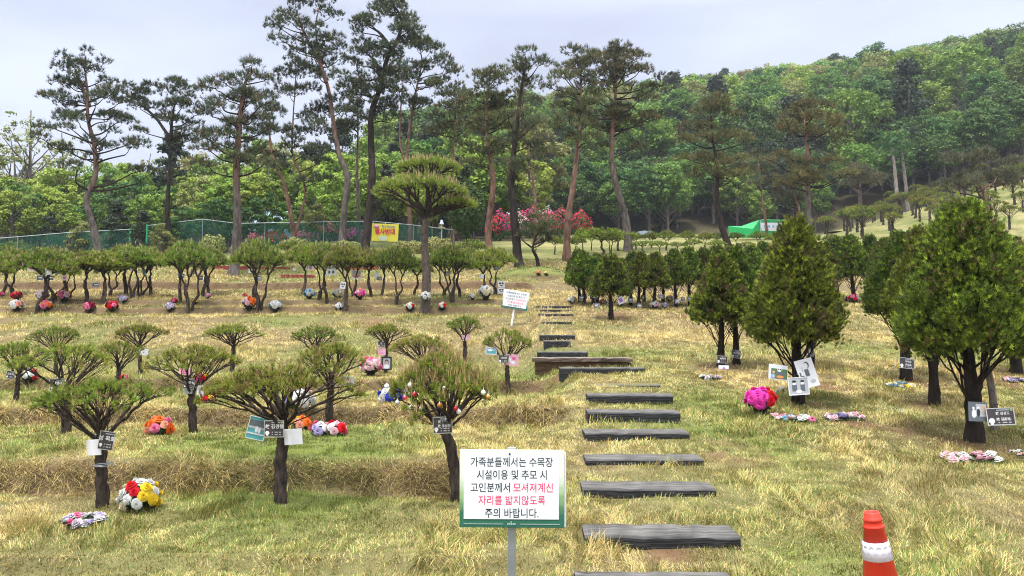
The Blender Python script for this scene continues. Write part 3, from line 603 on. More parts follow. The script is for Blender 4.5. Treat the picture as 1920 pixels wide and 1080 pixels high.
tall_pine('tall pine farthest left, S curved trunk and a long low branch reaching right', 33, [[(184, 470), (172, 415), (161, 372), (176, 325), (175, 270), (168, 225), (169, 180), (166, 140)], [(168, 200), (150, 150), (140, 128)]], .30,
  pd([(150, 122, 22), (125, 130, 18), (180, 130, 16), (112, 150, 20), (100, 170, 22), (145, 160, 22), (205, 152, 20), (225, 175, 26), (205, 182, 24), (118, 190, 24), (235, 192, 20), (112, 210, 22), (215, 218, 28), (245, 228, 22), (155, 222, 20), (90, 240, 22), (78, 256, 20), (108, 270, 22), (250, 262, 28), (262, 278, 18), (225, 250, 18), (262, 314, 26, 8), (285, 318, 14, 6), (130, 283, 16), (190, 108, 14)]))
tall_pine('dark trunked tall pine, second from the left, with a wide forked crown', 36, [[(318, 452), (315, 400), (317, 345), (321, 290), (321, 252)], [(321, 262), (290, 220), (258, 190), (245, 172)], [(321, 262), (322, 215), (330, 180)]], .27,
  pd([(260, 168, 24), (250, 180, 20), (285, 158, 22), (310, 165, 22), (345, 162, 24), (285, 195, 24), (300, 212, 24), (325, 215, 20), (358, 200, 26), (375, 212, 20), (360, 228, 20), (270, 248, 18, 7), (345, 245, 18), (380, 245, 18), (355, 262, 16, 7), (240, 160, 16), (375, 160, 14), (330, 190, 18)]), bark=1)
tall_pine('pale trunked tall pine, third from the left, standing in front of the red brick edging', 26.3, [[(437, 521), (441, 470), (446, 400), (445, 320), (449, 250), (453, 200), (460, 160), (478, 130)]], .30,
  pd([(480, 125, 28), (500, 140, 24), (465, 140, 20), (430, 158, 28), (405, 165, 26), (385, 185, 22), (420, 185, 26), (455, 180, 28), (495, 175, 26), (505, 200, 24), (385, 205, 24), (470, 210, 24), (440, 232, 28), (410, 245, 28), (388, 258, 24), (475, 245, 28), (505, 240, 22), (400, 285, 30), (430, 280, 20), (490, 285, 30), (380, 308, 24, 8), (460, 300, 20), (505, 310, 24)]), tone=0)
tall_pine('twin stemmed reddish tall pine forking low beside the magenta azaleas', 35, [[(553, 455), (549, 410), (537, 350), (520, 305), (512, 260), (512, 225)], [(553, 440), (563, 400), (570, 350), (547, 290), (546, 220), (551, 160), (555, 120)]], .23,
  pd([(555, 118, 24), (530, 130, 22), (575, 135, 20), (585, 160, 20), (525, 160, 20), (560, 165, 20), (500, 205, 22), (525, 215, 22), (590, 195, 24), (540, 235, 22), (500, 240, 20), (580, 240, 26), (600, 275, 26), (545, 275, 20), (510, 290, 24), (600, 300, 24, 8), (530, 315, 20), (605, 330, 24, 8), (570, 210, 20)]), bark=2)
tall_pine('tallest pine with a forked open top touching the upper edge of the photo', 35, [[(641, 462), (646, 400), (652, 335), (635, 285), (624, 220), (611, 155), (592, 105), (568, 60), (555, 20)], [(611, 155), (597, 100), (593, 50), (600, 10)]], .27,
  pd([(530, 12, 24), (560, 2, 24), (585, -4, 20), (608, 4, 24), (625, 25, 20), (512, 35, 20), (540, 40, 20), (515, 50, 18), (575, 52, 18), (620, 55, 20), (630, 75, 22), (615, 78, 20), (525, 75, 20), (545, 85, 20), (580, 85, 18), (610, 105, 18), (545, 105, 16), (640, 110, 18), (580, 120, 20), (590, 130, 16), (625, 185, 26), (600, 200, 26), (650, 205, 22), (590, 225, 24), (630, 240, 26), (655, 230, 20)]))
tall_pine('very tall dark pine whose top bends back to the left above the yellow banner', 34, [[(683, 464), (690, 400), (696, 330), (692, 270), (694, 210), (712, 160), (725, 115), (748, 75), (752, 35), (735, 5)], [(736, 95), (712, 62), (690, 48)], [(716, 145), (700, 110), (682, 95)]], .33,
  pd([(735, 8, 26), (715, 10, 26), (755, 20, 26), (700, 5, 20), (765, 40, 26), (775, 60, 26), (690, 38, 26), (672, 42, 16), (668, 52, 14), (760, 65, 22), (690, 88, 26), (672, 92, 18), (715, 90, 26), (738, 95, 22), (722, 112, 22), (700, 112, 18), (660, 112, 18), (745, 130, 26), (640, 140, 22), (660, 155, 28), (690, 148, 24), (725, 140, 24), (645, 160, 24), (672, 175, 26), (735, 185, 26), (715, 190, 24), (655, 205, 26), (700, 170, 24), (735, 205, 20)]), tone=0, bark=1)
tall_pine('slim grey pine trunk just left of the very tall dark pine', 38, [[(672, 458), (673, 390), (670, 320), (672, 250), (669, 150)]], .18, pd([(668, 130, 16), (680, 160, 18), (655, 180, 16), (690, 220, 20), (650, 235, 22), (668, 205, 18)]), bark=0, dens=.9)
tall_pine('slender double stemmed open pine just right of the very tall dark pine', 38, [[(770, 460), (768, 400), (764, 330), (762, 280), (770, 200), (780, 150), (788, 110), (785, 85)], [(766, 320), (750, 270), (752, 200), (755, 160), (757, 130)]], .19,
  pd([(790, 62, 22), (770, 75, 20), (800, 78, 20), (815, 88, 22), (830, 92, 18), (838, 118, 20), (845, 128, 14), (800, 120, 22), (825, 132, 18), (762, 110, 20), (745, 115, 18), (770, 135, 20), (752, 140, 20), (810, 150, 20), (765, 180, 20), (785, 185, 22, 8), (800, 190, 16), (745, 175, 18)]), bark=2)
tall_pine('short open pine seen past the topiary, sparse brown crown', 38, [[(848, 460), (849, 400), (848, 310), (853, 250), (856, 190)]], .18, pd([(815, 160, 16), (845, 158, 16), (832, 178, 20), (862, 180, 20), (870, 165, 14), (840, 205, 24), (815, 215, 20), (865, 210, 22), (830, 240, 24), (875, 245, 22), (810, 245, 18)]), tone=1, bark=2, dens=.9)
tall_pine('thick pine with curved pinkish trunk behind the right end of the fence', 33, [[(917, 472), (916, 420), (925, 345), (915, 275), (912, 215), (916, 165)]], .27,
  pd([(935, 132, 24), (915, 140, 24), (895, 145, 20), (945, 155, 24), (905, 168, 22), (880, 180, 26), (868, 195, 22), (930, 185, 24), (965, 180, 26), (955, 198, 24), (895, 205, 24), (925, 215, 24), (880, 225, 22), (960, 225, 22), (905, 245, 28), (940, 240, 26), (875, 268, 24), (900, 285, 26), (950, 275, 26), (965, 258, 24), (885, 305, 22)]), tone=1, bark=2)
tall_pine('dark flared pine trunk standing alone in front of the grave mound', 28.4, [[(975, 505), (970, 470), (963, 400), (959, 335), (966, 260), (974, 190), (983, 130)]], .33,
  pd([(985, 100, 22), (970, 112, 18), (1005, 118, 22), (1020, 125, 16), (975, 128, 18), (1000, 140, 18), (950, 225, 20), (985, 215, 20), (1010, 235, 22), (965, 262, 22), (1000, 270, 22), (945, 295, 22), (990, 310, 24), (960, 330, 20)]), bark=1)
tall_pine('light pink pine trunk between the dark trunk and the azalea bank', 44, [[(1004, 425), (1003, 370), (995, 310), (984, 255), (980, 200)]], .2, pd([(985, 165, 18), (1005, 185, 20), (970, 195, 18), (1010, 225, 20), (965, 240, 20), (1020, 260, 20), (990, 240, 18)]), tone=3, bark=2)
tall_pine('pine with a red upper trunk left of the grand spreading pine', 30, [[(1062, 492), (1064, 420), (1075, 340), (1083, 270), (1087, 190), (1090, 130)]], .25,
  pd([(1075, 98, 24), (1100, 95, 24), (1060, 112, 20), (1085, 120, 24), (1115, 115, 22), (1045, 150, 24), (1030, 158, 18), (1075, 150, 22), (1100, 155, 24), (1062, 178, 22), (1055, 200, 24), (1100, 195, 22), (1120, 190, 20), (1060, 228, 24), (1105, 230, 24), (1045, 240, 18), (1080, 255, 22), (1110, 265, 18)]), bark=2, tone=1)
tall_pine('grand spreading pine with a leaning thick trunk and wide umbrella crown', 34, [[(1178, 472), (1175, 420), (1158, 360), (1146, 310), (1147, 250), (1152, 180), (1155, 120)]], .33,
  pd([(1130, 98, 26), (1155, 95, 24), (1180, 95, 24), (1195, 110, 22), (1110, 115, 24), (1205, 130, 20), (1140, 125, 24), (1175, 125, 24), (1195, 145, 20), (1115, 145, 24), (1150, 150, 20), (1225, 165, 22, 9), (1232, 152, 14), (1205, 190, 22), (1125, 178, 26), (1100, 185, 22), (1180, 175, 22), (1225, 215, 24), (1205, 232, 26), (1095, 230, 26), (1120, 215, 24), (1165, 225, 24), (1180, 235, 24), (1140, 238, 22), (1085, 205, 20), (1195, 275, 18, 7), (1155, 205, 22)]), tone=1)
tall_pine('dark bent pine left of the green tent with a brownish layered crown', 35, [[(1370, 462), (1352, 415), (1345, 365), (1347, 315), (1341, 265), (1336, 225)]], .26,
  pd([(1345, 180, 24), (1330, 192, 22), (1362, 190, 22), (1315, 205, 22), (1380, 208, 22), (1345, 205, 22), (1298, 228, 24), (1325, 230, 22), (1290, 248, 22), (1320, 255, 24), (1388, 245, 26), (1405, 258, 18), (1365, 250, 20), (1285, 292, 22, 8), (1310, 295, 18), (1385, 300, 28), (1400, 312, 20), (1320, 315, 22), (1305, 325, 18), (1360, 325, 26), (1390, 325, 20)]), tone=2, bark=1)
tall_pine('straight pale trunked pine right of the white banner with a flat layered crown', 36, [[(1521, 458), (1519, 400), (1517, 340), (1516, 290), (1511, 240), (1513, 205)]], .26,
  pd([(1515, 190, 24), (1540, 200, 22), (1490, 205, 22), (1560, 220, 24), (1480, 225, 22), (1520, 215, 22), (1575, 230, 18), (1470, 240, 20), (1545, 245, 24), (1575, 255, 18), (1500, 245, 20), (1465, 288, 24), (1445, 296, 18), (1490, 300, 24), (1560, 300, 26), (1585, 325, 26, 9), (1600, 320, 16), (1545, 320, 18), (1490, 335, 24), (1470, 340, 18), (1530, 340, 20)]), tone=2)
tall_pine('thin pink trunk in front of the white banner, grey green tufts', 46, [[(1437, 425), (1428, 370), (1421, 310), (1418, 290)]], .17, pd([(1420, 295, 18), (1405, 310, 16), (1440, 312, 18), (1450, 335, 22), (1430, 340, 16), (1410, 345, 16)]), tone=3, bark=2)
tall_pine('forked low pine above the right end of the white banner', 46, [[(1500, 425), (1496, 385), (1480, 350), (1465, 335)], [(1497, 390), (1492, 360), (1494, 330)]], .18, pd([(1480, 345, 26), (1500, 335, 24), (1460, 358, 22), (1510, 362, 24), (1490, 370, 20), (1465, 375, 20)]), tone=3, bark=2)
tall_pine('pale bare stemmed pine at the edge of the orchard slope', 58, [[(1619, 425), (1611, 385), (1608, 350), (1604, 330)]], .22, pd([(1605, 318, 22), (1590, 328, 20), (1625, 328, 22), (1640, 340, 18), (1585, 345, 16)]), tone=3, bark=0)
tall_pine('cloud pruned pine with a crooked reddish trunk on the right hillside', 40, [[(1850, 395), (1842, 372), (1835, 352), (1822, 345), (1810, 325)], [(1838, 355), (1858, 345), (1868, 330)]], .22,
  pd([(1787, 290, 20), (1775, 300, 16), (1815, 300, 18), (1838, 290, 20), (1850, 300, 14), (1890, 302, 18), (1870, 322, 26), (1890, 330, 20), (1845, 330, 20), (1805, 328, 26), (1785, 340, 22), (1820, 345, 22), (1880, 345, 18), (1760, 345, 20)]), tone=3, bark=2)
tall_pine('crooked cloud pruned pine behind the grave mound with an orange pot at its foot', 28.2, [[(1010, 508), (1007, 485), (999, 468), (1003, 450), (1012, 425), (1008, 410)], [(1000, 466), (985, 455), (978, 448)]], .13,
  pd([(1010, 405, 20, 8), (985, 420, 20, 8), (1030, 420, 18, 8), (1005, 428, 20, 8), (1040, 440, 16, 7), (985, 440, 18, 7), (1025, 450, 16, 6)]), tone=1, bark=1, group='clipped cloud pines')
# ---------------------------------------------------------------- woods and hill
PAL = {'lime': ([.18, .27, .035], [.30, .38, .06]), 'mid': ([.10, .185, .03], [.20, .29, .05]), 'deep': ([.05, .11, .027], [.095, .175, .04]), 'olive': ([.19, .21, .06], [.30, .30, .10]), 'pinegreen': ([.040, .060, .035], [.065, .085, .045])}
SRC = {}
def make_leafy(R, H, z0, ncl, per, leaf, pal, trunkc=BK_G, airy=0.0, conif=False):
    """broadleaf tree of height H in metres: one mesh, slot 0 leaves, slot 1 bark"""
    mb = MB(); a, b = map(np.array, PAL[pal])
    n = ncl; th = rng.uniform(0, 6.283, n); ph = np.arccos(rng.uniform(-.85, 1, n)); rr = rng.uniform(.45, 1.0, n)**.6
    zc = (z0+H)/2; hz = (H-z0)/2
    C = np.stack([R*rr*np.sin(ph)*np.cos(th), R*rr*np.sin(ph)*np.sin(th), zc+hz*.85*rr*np.cos(ph)], 1)
    if conif:
        v = rng.uniform(0, 1, n)**1.2; C[:, 2] = z0+(H-z0)*v; r = R*(1-v*.85)*rng.uniform(.3, 1, n); C[:, 0] = r*np.cos(th); C[:, 1] = r*np.sin(th)
    cr = R*rng.uniform(.16, .32, n)*(1-.35*airy)
    D = rng.normal(0, 1, (n*per, 3)); D /= np.linalg.norm(D, axis=1)[:, None]; D[:, 2] = np.where(rng.uniform(0, 1, n*per) < .7, np.abs(D[:, 2]), D[:, 2])
    P = np.repeat(C, per, 0)+D*np.repeat(cr, per)[:, None]*rng.uniform(.5, 1.1, (n*per, 1))*np.array([1, 1, .6 if conif else .75])
    q = np.repeat(rng.uniform(0, 1, (n, 1)), per, 0); cc = a*(1-q)+b*q
    leaves(mb, P, D+np.array([0, 0, .5]), leaf, cc, 0)
    tr = R*.055+.05; Pt = catmull([(0, 0, -.6), (rng.normal(0, .1), 0, H*.3), (rng.normal(0, .2), rng.normal(0, .2), H*.62), (0, 0, H*.9)], 4)
    tube(mb, Pt, np.linspace(tr*1.2, tr*.2, len(Pt)), 7, trunkc, 1, jit=.05)
    for c in C[rng.permutation(n)[:min(n, 16)]]:
        s = np.array([0, 0, max(z0*.7, c[2]-R*.8)]); tube(mb, [s, (s+c)/2+np.array([0, 0, -.05*R]), c], [tr*.4, tr*.28, tr*.12], 4, trunkc, 1, cap=False)
    me = mb.mesh('tree', [M_leaf, M_barkfar]); SRC[me.name] = mb; return me
KINDS = {'lime': 'bright yellow green spring broadleaf tree', 'mid': 'fresh mid green broadleaf tree', 'deep': 'deep green broadleaf tree', 'olive': 'pale olive broadleaf tree', 'pinegreen': 'dark blue green conifer'}
HILLM = {k: [make_leafy(2.8, 8.8, 1.5, 110, 52, .26, k, conif=(k == 'pinegreen')) for _ in range(2)] for k in PAL}
WOODM = {k: [make_leafy(2.3, 7.5, 1.0, 60, 88, .21, k, conif=(k == 'pinegreen'), airy=.3) for _ in range(2)] for k in PAL}
FARL = []
def wood_tree(meshes, kind, X, Y, s, group, where, sz=None):
    o = obj('conifer' if kind == 'pinegreen' else 'broadleaf_tree', meshes[rng.integers(len(meshes))], None, (X, Y, gzf(X, Y)-.05), (0, 0, rng.uniform(0, 6.28)), (s, s, s*(sz or rng.uniform(.9, 1.15))))
    tag(o, KINDS[kind]+' '+where, 'conifer tree' if kind == 'pinegreen' else 'broadleaf tree', group+' '+kind.replace('pinegreen', 'dark').replace('mid', 'medium'))
cnt = 0
for Yr in np.arange(84, 236, 6.6):
    row = np.arange(-.16 if Yr < 150 else -.10, .74, 6.6/Yr)
    for u in row:
        Y = Yr+rng.uniform(-2.8, 2.8); X = (u+rng.uniform(-.4, .4)*6.6/Yr)*Y
        if X/Y > .38 and Y < 80: continue
        f = vnoise(X*.025, Y*.03, 5); q = rng.uniform()+.7*(f-.5)
        if Yr < 105: kind = 'mid' if q < .3 else 'deep' if q < .7 else 'pinegreen' if q < .85 else 'lime'
        else: kind = 'pinegreen' if q < .10 else 'deep' if q < .24 else 'mid' if q < .55 else 'olive' if q < .78 else 'lime'
        if Yr > 215 and kind == 'pinegreen': kind = 'deep'
        if Y > 142 and kind != 'pinegreen': FARL.append((HILLM[kind][rng.integers(2)], X, Y, rng.uniform(.85, 1.25))); continue
        wood_tree(HILLM[kind], kind, X, Y, rng.uniform(.85, 1.25), 'hill forest', 'in the forest covering the hill'); cnt += 1
for px in np.concatenate([np.arange(880, 1960, 30), np.arange(895, 1560, 24), np.arange(1530, 1960, 22)]):
    Y = rng.uniform(70, 80); X = (px+rng.uniform(-14, 14)-960)/F*Y
    if px > 1520: Y = rng.uniform(76, 84); X = (px-960)/F*Y
    kind = rng.choice(['mid', 'deep', 'deep', 'pinegreen', 'deep', 'mid']); wood_tree(HILLM[kind], kind, X, Y, rng.uniform(.45, .85), 'forest edge', 'at the foot of the wooded hill'); cnt += 1
fm = MB()
for me, X, Y, s in FARL:
    a = rng.uniform(0, 6.28); ca, sa = math.cos(a)*s, math.sin(a)*s; src = SRC[me.name]; tint = np.array([rng.uniform(.85, 1.2), rng.uniform(.8, 1.2), rng.uniform(.8, 1.2)])*rng.uniform(.8, 1.25); off = np.array([X, Y, gzf(X, Y)-.05]); n0 = fm.n
    V = np.concatenate(src.V); fm.V.append(np.stack([V[:, 0]*ca-V[:, 1]*sa, V[:, 0]*sa+V[:, 1]*ca, V[:, 2]*s], 1)+off); fm.C.append(np.concatenate(src.C)*tint)
    for q, mq in zip(src.Q, src.QM): fm.Q.append(q+n0); fm.QM.append(mq)
    for q, mq in zip(src.T, src.TM): fm.T.append(q+n0); fm.TM.append(mq)
    fm.n += len(V)
tag(obj('far_forest', fm.mesh('far_forest', [M_leaf, M_barkfar])), 'far spring green canopy running up to the ridge of the hill', None, None, 'stuff')
print('hill trees', cnt, len(FARL))
k2 = 0
for (y0, y1, step, smin, smax) in ((44, 49, 26, .45, .7), (51, 56, 26, .7, .95), (60, 70, 26, .72, .98)):
    for px in np.arange(-120, 1000, step):
        Y = rng.uniform(y0, y1); p = px+rng.uniform(-12, 12); X = (p-960)/F*Y
        if y0 == 44 and p > 880: continue
        q = rng.uniform(); kind = 'lime' if q < .50 else 'mid' if q < .72 else 'deep' if q < .8 else 'olive' if q < .88 else 'pinegreen'
        wood_tree(WOODM[kind], kind, X, Y, rng.uniform(smin, smax)*(1+.35*float(sstep(280, 480, p))*(y0 == 60)), 'wood behind the fence', 'in the wood behind the pines'); k2 += 1
print('wood trees', k2)
# tall airy poplars at the far left
AIRY = make_leafy(2.0, 10, 1.5, 60, 26, .17, 'olive', airy=.8)
for i, (px, top, Y, lab) in enumerate([(45, 178, 56, 'tallest pale airy poplar above the wood at the far left'), (8, 235, 58, 'pale airy poplar at the left edge of the photo'), (105, 225, 60, 'pale airy poplar between the tallest poplar and the first pine'), (275, 268, 60, 'pale airy poplar showing between the first two tall pines')]):
    X = (px-960)/F*Y; h = zpix(top, Y)-gzf(X, Y); tag(obj('poplar', AIRY, None, (X, Y, gzf(X, Y)), (0, 0, i*1.3), (h/10*.9, h/10*.9, h/10)), lab, 'broadleaf tree', 'airy poplars')
# bare forest trunks at the foot of the hill
for i, (px, pt, pb, Y, lab) in enumerate([(1690, 265, 385, 70, 'tall thin pale bare trunk standing against the dark forest'), (1708, 280, 380, 72, 'thinner pale bare trunk just right of the tallest bare trunk')]):
    mb = MB(); X = (px-960)/F*Y; z = gzf(X, Y); h = zpix(pt, Y)-z; P = catmull([(0, 0, -.2), (-.15, 0, h*.4), (-.35, 0, h*.8), (-.5, 0, h)], 5); tube(mb, P, np.linspace(.2, .08, len(P)), 7, BK_G*1.9)
    tt = MB(); o = thing('bare_tree', lab, 'tree', (X, Y, z), 'bare trunks'); obj('trunk', mb.mesh('trunk', M_barkfar), o)
    C = np.array([-.5, 0, h])+rng.normal(0, .7, (160, 3)); leaves(tt, C, rng.normal(0, 1, (160, 3)), .4, np.tile([.05, .11, .03], (160, 1))); obj('crown', tt.mesh('crown', M_leaf), o)
# orchard of small pines on the right hillside
k3 = 0
for Yr in np.arange(45, 76, 2.7):
    for X in np.arange(.40*Yr, .72*Yr, 2.3):
        x = X+rng.uniform(-.5, .5); Y = Yr+rng.uniform(-.6, .6); u = x/Y
        if u < .405+.0 or (Y > 66 and u < .47): continue
        v = k3 % 2; s = rng.uniform(1.4, 1.95); o = thing('hillside_pine', 'small flat topped pine planted on the open hillside below the forest', 'pine tree', (x, Y, gzf(x, Y)-.02), 'small pines on the open hillside', (0, 0, rng.uniform(0, 6)), s)
        obj('trunk', VM3[v][0], o); obj('crown', VM3[v][1], o); k3 += 1
print('orchard', k3)
for px, yy, s, kd in ((262, 36.7, .34, 'pinegreen'), (150, 37.4, .32, 'olive'), (90, 37.5, .36, 'pinegreen'), (215, 37.6, .42, 'pinegreen'), (340, 36.9, .36, 'deep'), (590, 37.6, .3, 'olive'), (300, 35.4, .26, 'olive'), (497, 39.3, .42, 'deep'), (470, 39.6, .36, 'deep'), (525, 39.2, .33, 'mid'), (402, 38.5, .42, 'deep'), (640, 39.5, .4, 'mid')): wood_tree(WOODM[kd], kd, (px-960)/F*yy, yy, s, 'wood behind the fence', 'in the wood behind the pines', 1.0)
# dark columnar evergreen by the fence
def shrub(label, px, py, Y, w, h, pal, cat='shrub', flower=None, name='shrub', group=None, n=2200, leaf=.07):
    X, _, _ = at(px, py, Y); Z = gzf(X, Y); R = w*Y/F/2; zt = zpix(py, Y)-Z; H = max(.35, zt)
    lb, fb, sb = MB(), MB(), MB(); D = rng.normal(0, 1, (n, 3)); D /= np.linalg.norm(D, axis=1)[:, None]; hh = H*.97 if flower and Y > 43 else min(H, h*Y/F)
    P = D*np.array([R, R*.8, hh/2])*rng.uniform(.72, 1.05, (n, 1))*(1+.12*np.sin(D[:, :1]*7+px)); P[:, 2] += H-hh/2
    k = P[:, 2] > .0; P, D = P[k], D[k]; a, b = map(np.array, PAL[pal]); q = rng.uniform(0, 1, (len(P), 1)); leaves(lb, P, D+np.array([0, 0, .3]), leaf, a*(1-q)+b*q)
    o = thing(name, label, cat, (X, Y, Z), group); obj('foliage', lb.mesh('foliage', M_leaf), o)
    for i in range(5): tube(sb, [(0, 0, -.05), (rng.normal(0, .1), rng.normal(0, .1), H*.4), (rng.normal(0, R*.4), rng.normal(0, R*.3), H*.8)], [.03, .02, .012], 5, BK_D)
    obj('stem', sb.mesh('stem', M_bark), o)
    if flower:
        for fl in flower:
            fb = MB(); m = rng.permutation(len(P))[:int(len(P)*.5/len(flower))]; m = m[D[m, 2] > -.45]; c = np.array(FC[fl]); leaves(fb, P[m]*np.array([1.05, 1.05, 1.03]), D[m]+np.array([0, -.4, .3]), leaf*1.1, np.tile(c, (len(m), 1)), cv=.2); obj('blossoms', fb.mesh('blossoms', M_leaf), o)
    return o
shrub('dark dense columnar evergreen bush at the right end of the fence', 875, 342, 37, 62, 105, 'deep', leaf=.10, n=5200)
AZ = [('red azalea bush behind the fence left of the twin stemmed pine', 515, 433, 39, 46, 30, ['red']), ('small pink azalea behind the fence beside the pale blue sheet', 477, 437, 39, 20, 22, ['pink']), ('magenta and red azalea bush right of the twin stemmed pine', 575, 433, 39, 46, 30, ['magenta', 'red']),
      ('magenta azalea bush left of the very tall dark pine', 661, 428, 39, 44, 30, ['magenta']), ('red azalea blooms high behind the fence rail', 618, 419, 42, 34, 26, ['red', 'pink']), ('small red azalea left of the bright rail post', 600, 425, 42, 22, 20, ['red']),
      ('red and pink azalea, leftmost of the bright bank', 938, 396, 45, 46, 52, ['red', 'magenta']), ('pink and white azalea on the bank behind the dark flared trunk', 968, 396, 46, 46, 40, ['pink', 'white']), ('red azalea low on the bank beside the curved pinkish trunk', 922, 412, 44, 30, 34, ['red', 'darkred']),
      ('magenta azalea mound in the middle of the bank', 1000, 388, 48, 52, 40, ['magenta', 'red']), ('coral red azalea behind the red upper trunk', 1050, 391, 48, 50, 40, ['red', 'magenta', 'red']), ('red azalea at the right end of the bank', 1088, 396, 48, 38, 26, ['red']), ('white azalea between the magenta mound and the coral one', 1025, 390, 49, 36, 30, ['white', 'pink'])]
for lab, px, py, Y, ww, hh, fl in AZ: shrub(lab, px, py, Y, ww, hh, 'deep', 'azalea bush', fl, 'azalea', 'azaleas', 1300, .085)
for i, (px, py, Y, ww, hh) in enumerate([(650, 452, 30, 54, 26), (400, 440, 33.5, 50, 40), (765, 452, 33, 70, 40), (820, 445, 33.5, 60, 40), (555, 446, 33, 60, 30), (450, 455, 32, 40, 30)]):
    shrub('low rounded green shrub by the fence, '+['behind the middle row of pines', 'below the net corner', 'right of the yellow banner', 'under the white garden lamp', 'below the twin stemmed pine', 'beside the pale tall trunk'][i], px, py, Y, ww, hh, 'olive', 'shrub', None, 'shrub', 'low shrubs by the fence', 1300, .08)
# ================================================================ BUILT THINGS
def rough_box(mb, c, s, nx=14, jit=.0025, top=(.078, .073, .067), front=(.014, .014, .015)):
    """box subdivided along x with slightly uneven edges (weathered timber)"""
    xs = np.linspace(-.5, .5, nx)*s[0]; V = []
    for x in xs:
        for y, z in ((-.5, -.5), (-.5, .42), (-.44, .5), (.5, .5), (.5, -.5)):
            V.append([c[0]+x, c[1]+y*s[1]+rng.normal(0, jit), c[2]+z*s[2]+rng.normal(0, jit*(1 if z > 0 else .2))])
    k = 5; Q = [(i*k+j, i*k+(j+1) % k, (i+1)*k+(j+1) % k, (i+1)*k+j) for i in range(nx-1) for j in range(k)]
    cs = np.array([front, np.array(front)*1.3, top, top, front], float); mb.add(V, Q, np.tile(cs, (nx, 1))*rng.uniform(.7, 1.25, (nx*5, 1)))  # top vertices coloured lighter, front and back-bottom vertices near black
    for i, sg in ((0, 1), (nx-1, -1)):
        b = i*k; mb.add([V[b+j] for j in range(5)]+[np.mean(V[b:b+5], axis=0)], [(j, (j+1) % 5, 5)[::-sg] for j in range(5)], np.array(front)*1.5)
STEPL = ['timber step cut by the bottom edge of the photo', 'widest weathered timber step at the bottom of the flight', 'weathered timber step, second from the bottom, its tread grey', 'weathered timber step, third from the bottom', 'thin timber step sunk in dry grass in mid flight',
         'black fronted timber step with a tall riser, lower of two', 'black fronted timber step with a tall riser, upper of two', 'silvery flush timber step level with the grass', 'long black timber sleeper under the brown bench like landing', 'short timber step just above the brown landing', 'narrow tall fronted timber step above the landing',
         'narrow timber step, topmost of three above the landing', 'thin step half buried in the bank', 'thin step edge just below the top flight', 'second highest thin dark step', 'highest dark step where the path meets the upper terrace']
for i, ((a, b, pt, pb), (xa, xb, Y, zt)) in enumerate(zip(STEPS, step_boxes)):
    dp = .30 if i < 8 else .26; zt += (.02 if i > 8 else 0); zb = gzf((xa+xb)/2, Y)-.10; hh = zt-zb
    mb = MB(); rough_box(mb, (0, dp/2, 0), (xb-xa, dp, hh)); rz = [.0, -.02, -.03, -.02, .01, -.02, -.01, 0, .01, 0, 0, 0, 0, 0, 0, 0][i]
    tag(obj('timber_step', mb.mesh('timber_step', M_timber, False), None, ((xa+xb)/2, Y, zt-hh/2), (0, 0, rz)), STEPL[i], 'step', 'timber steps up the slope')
# brown landing kerb
X, Y, Z = spot(1092, 691); xa, xb = at(999, 674, Y)[0], at(1186, 674, Y)[0]; zt = zpix(675, Y)
mb = MB(); rough_box(mb, ((xa+xb)/2, Y+.25, (zt+Z)/2-.06), (xb-xa-.08, .40, zt-Z-.03+.12), 16, .004, (.12, .08, .05), (.10, .06, .036))
o = thing('timber_bench', 'brown boxed timber landing kerb across the steps, longest beam of the flight', 'bench', ((xa+xb)/2, Y, Z)); me = mb.mesh('riser_board', M_timberb, False)
for v in me.vertices: v.co.x -= (xa+xb)/2; v.co.y -= Y; v.co.z -= Z
obj('riser_board', me, o); mb = MB(); rough_box(mb, (0, .24, zt-Z), (xb-xa, .5, .055), 18, .004, (.15, .12, .10), (.07, .05, .038)); obj('top_board', mb.mesh('top_board', M_timberb, False), o)
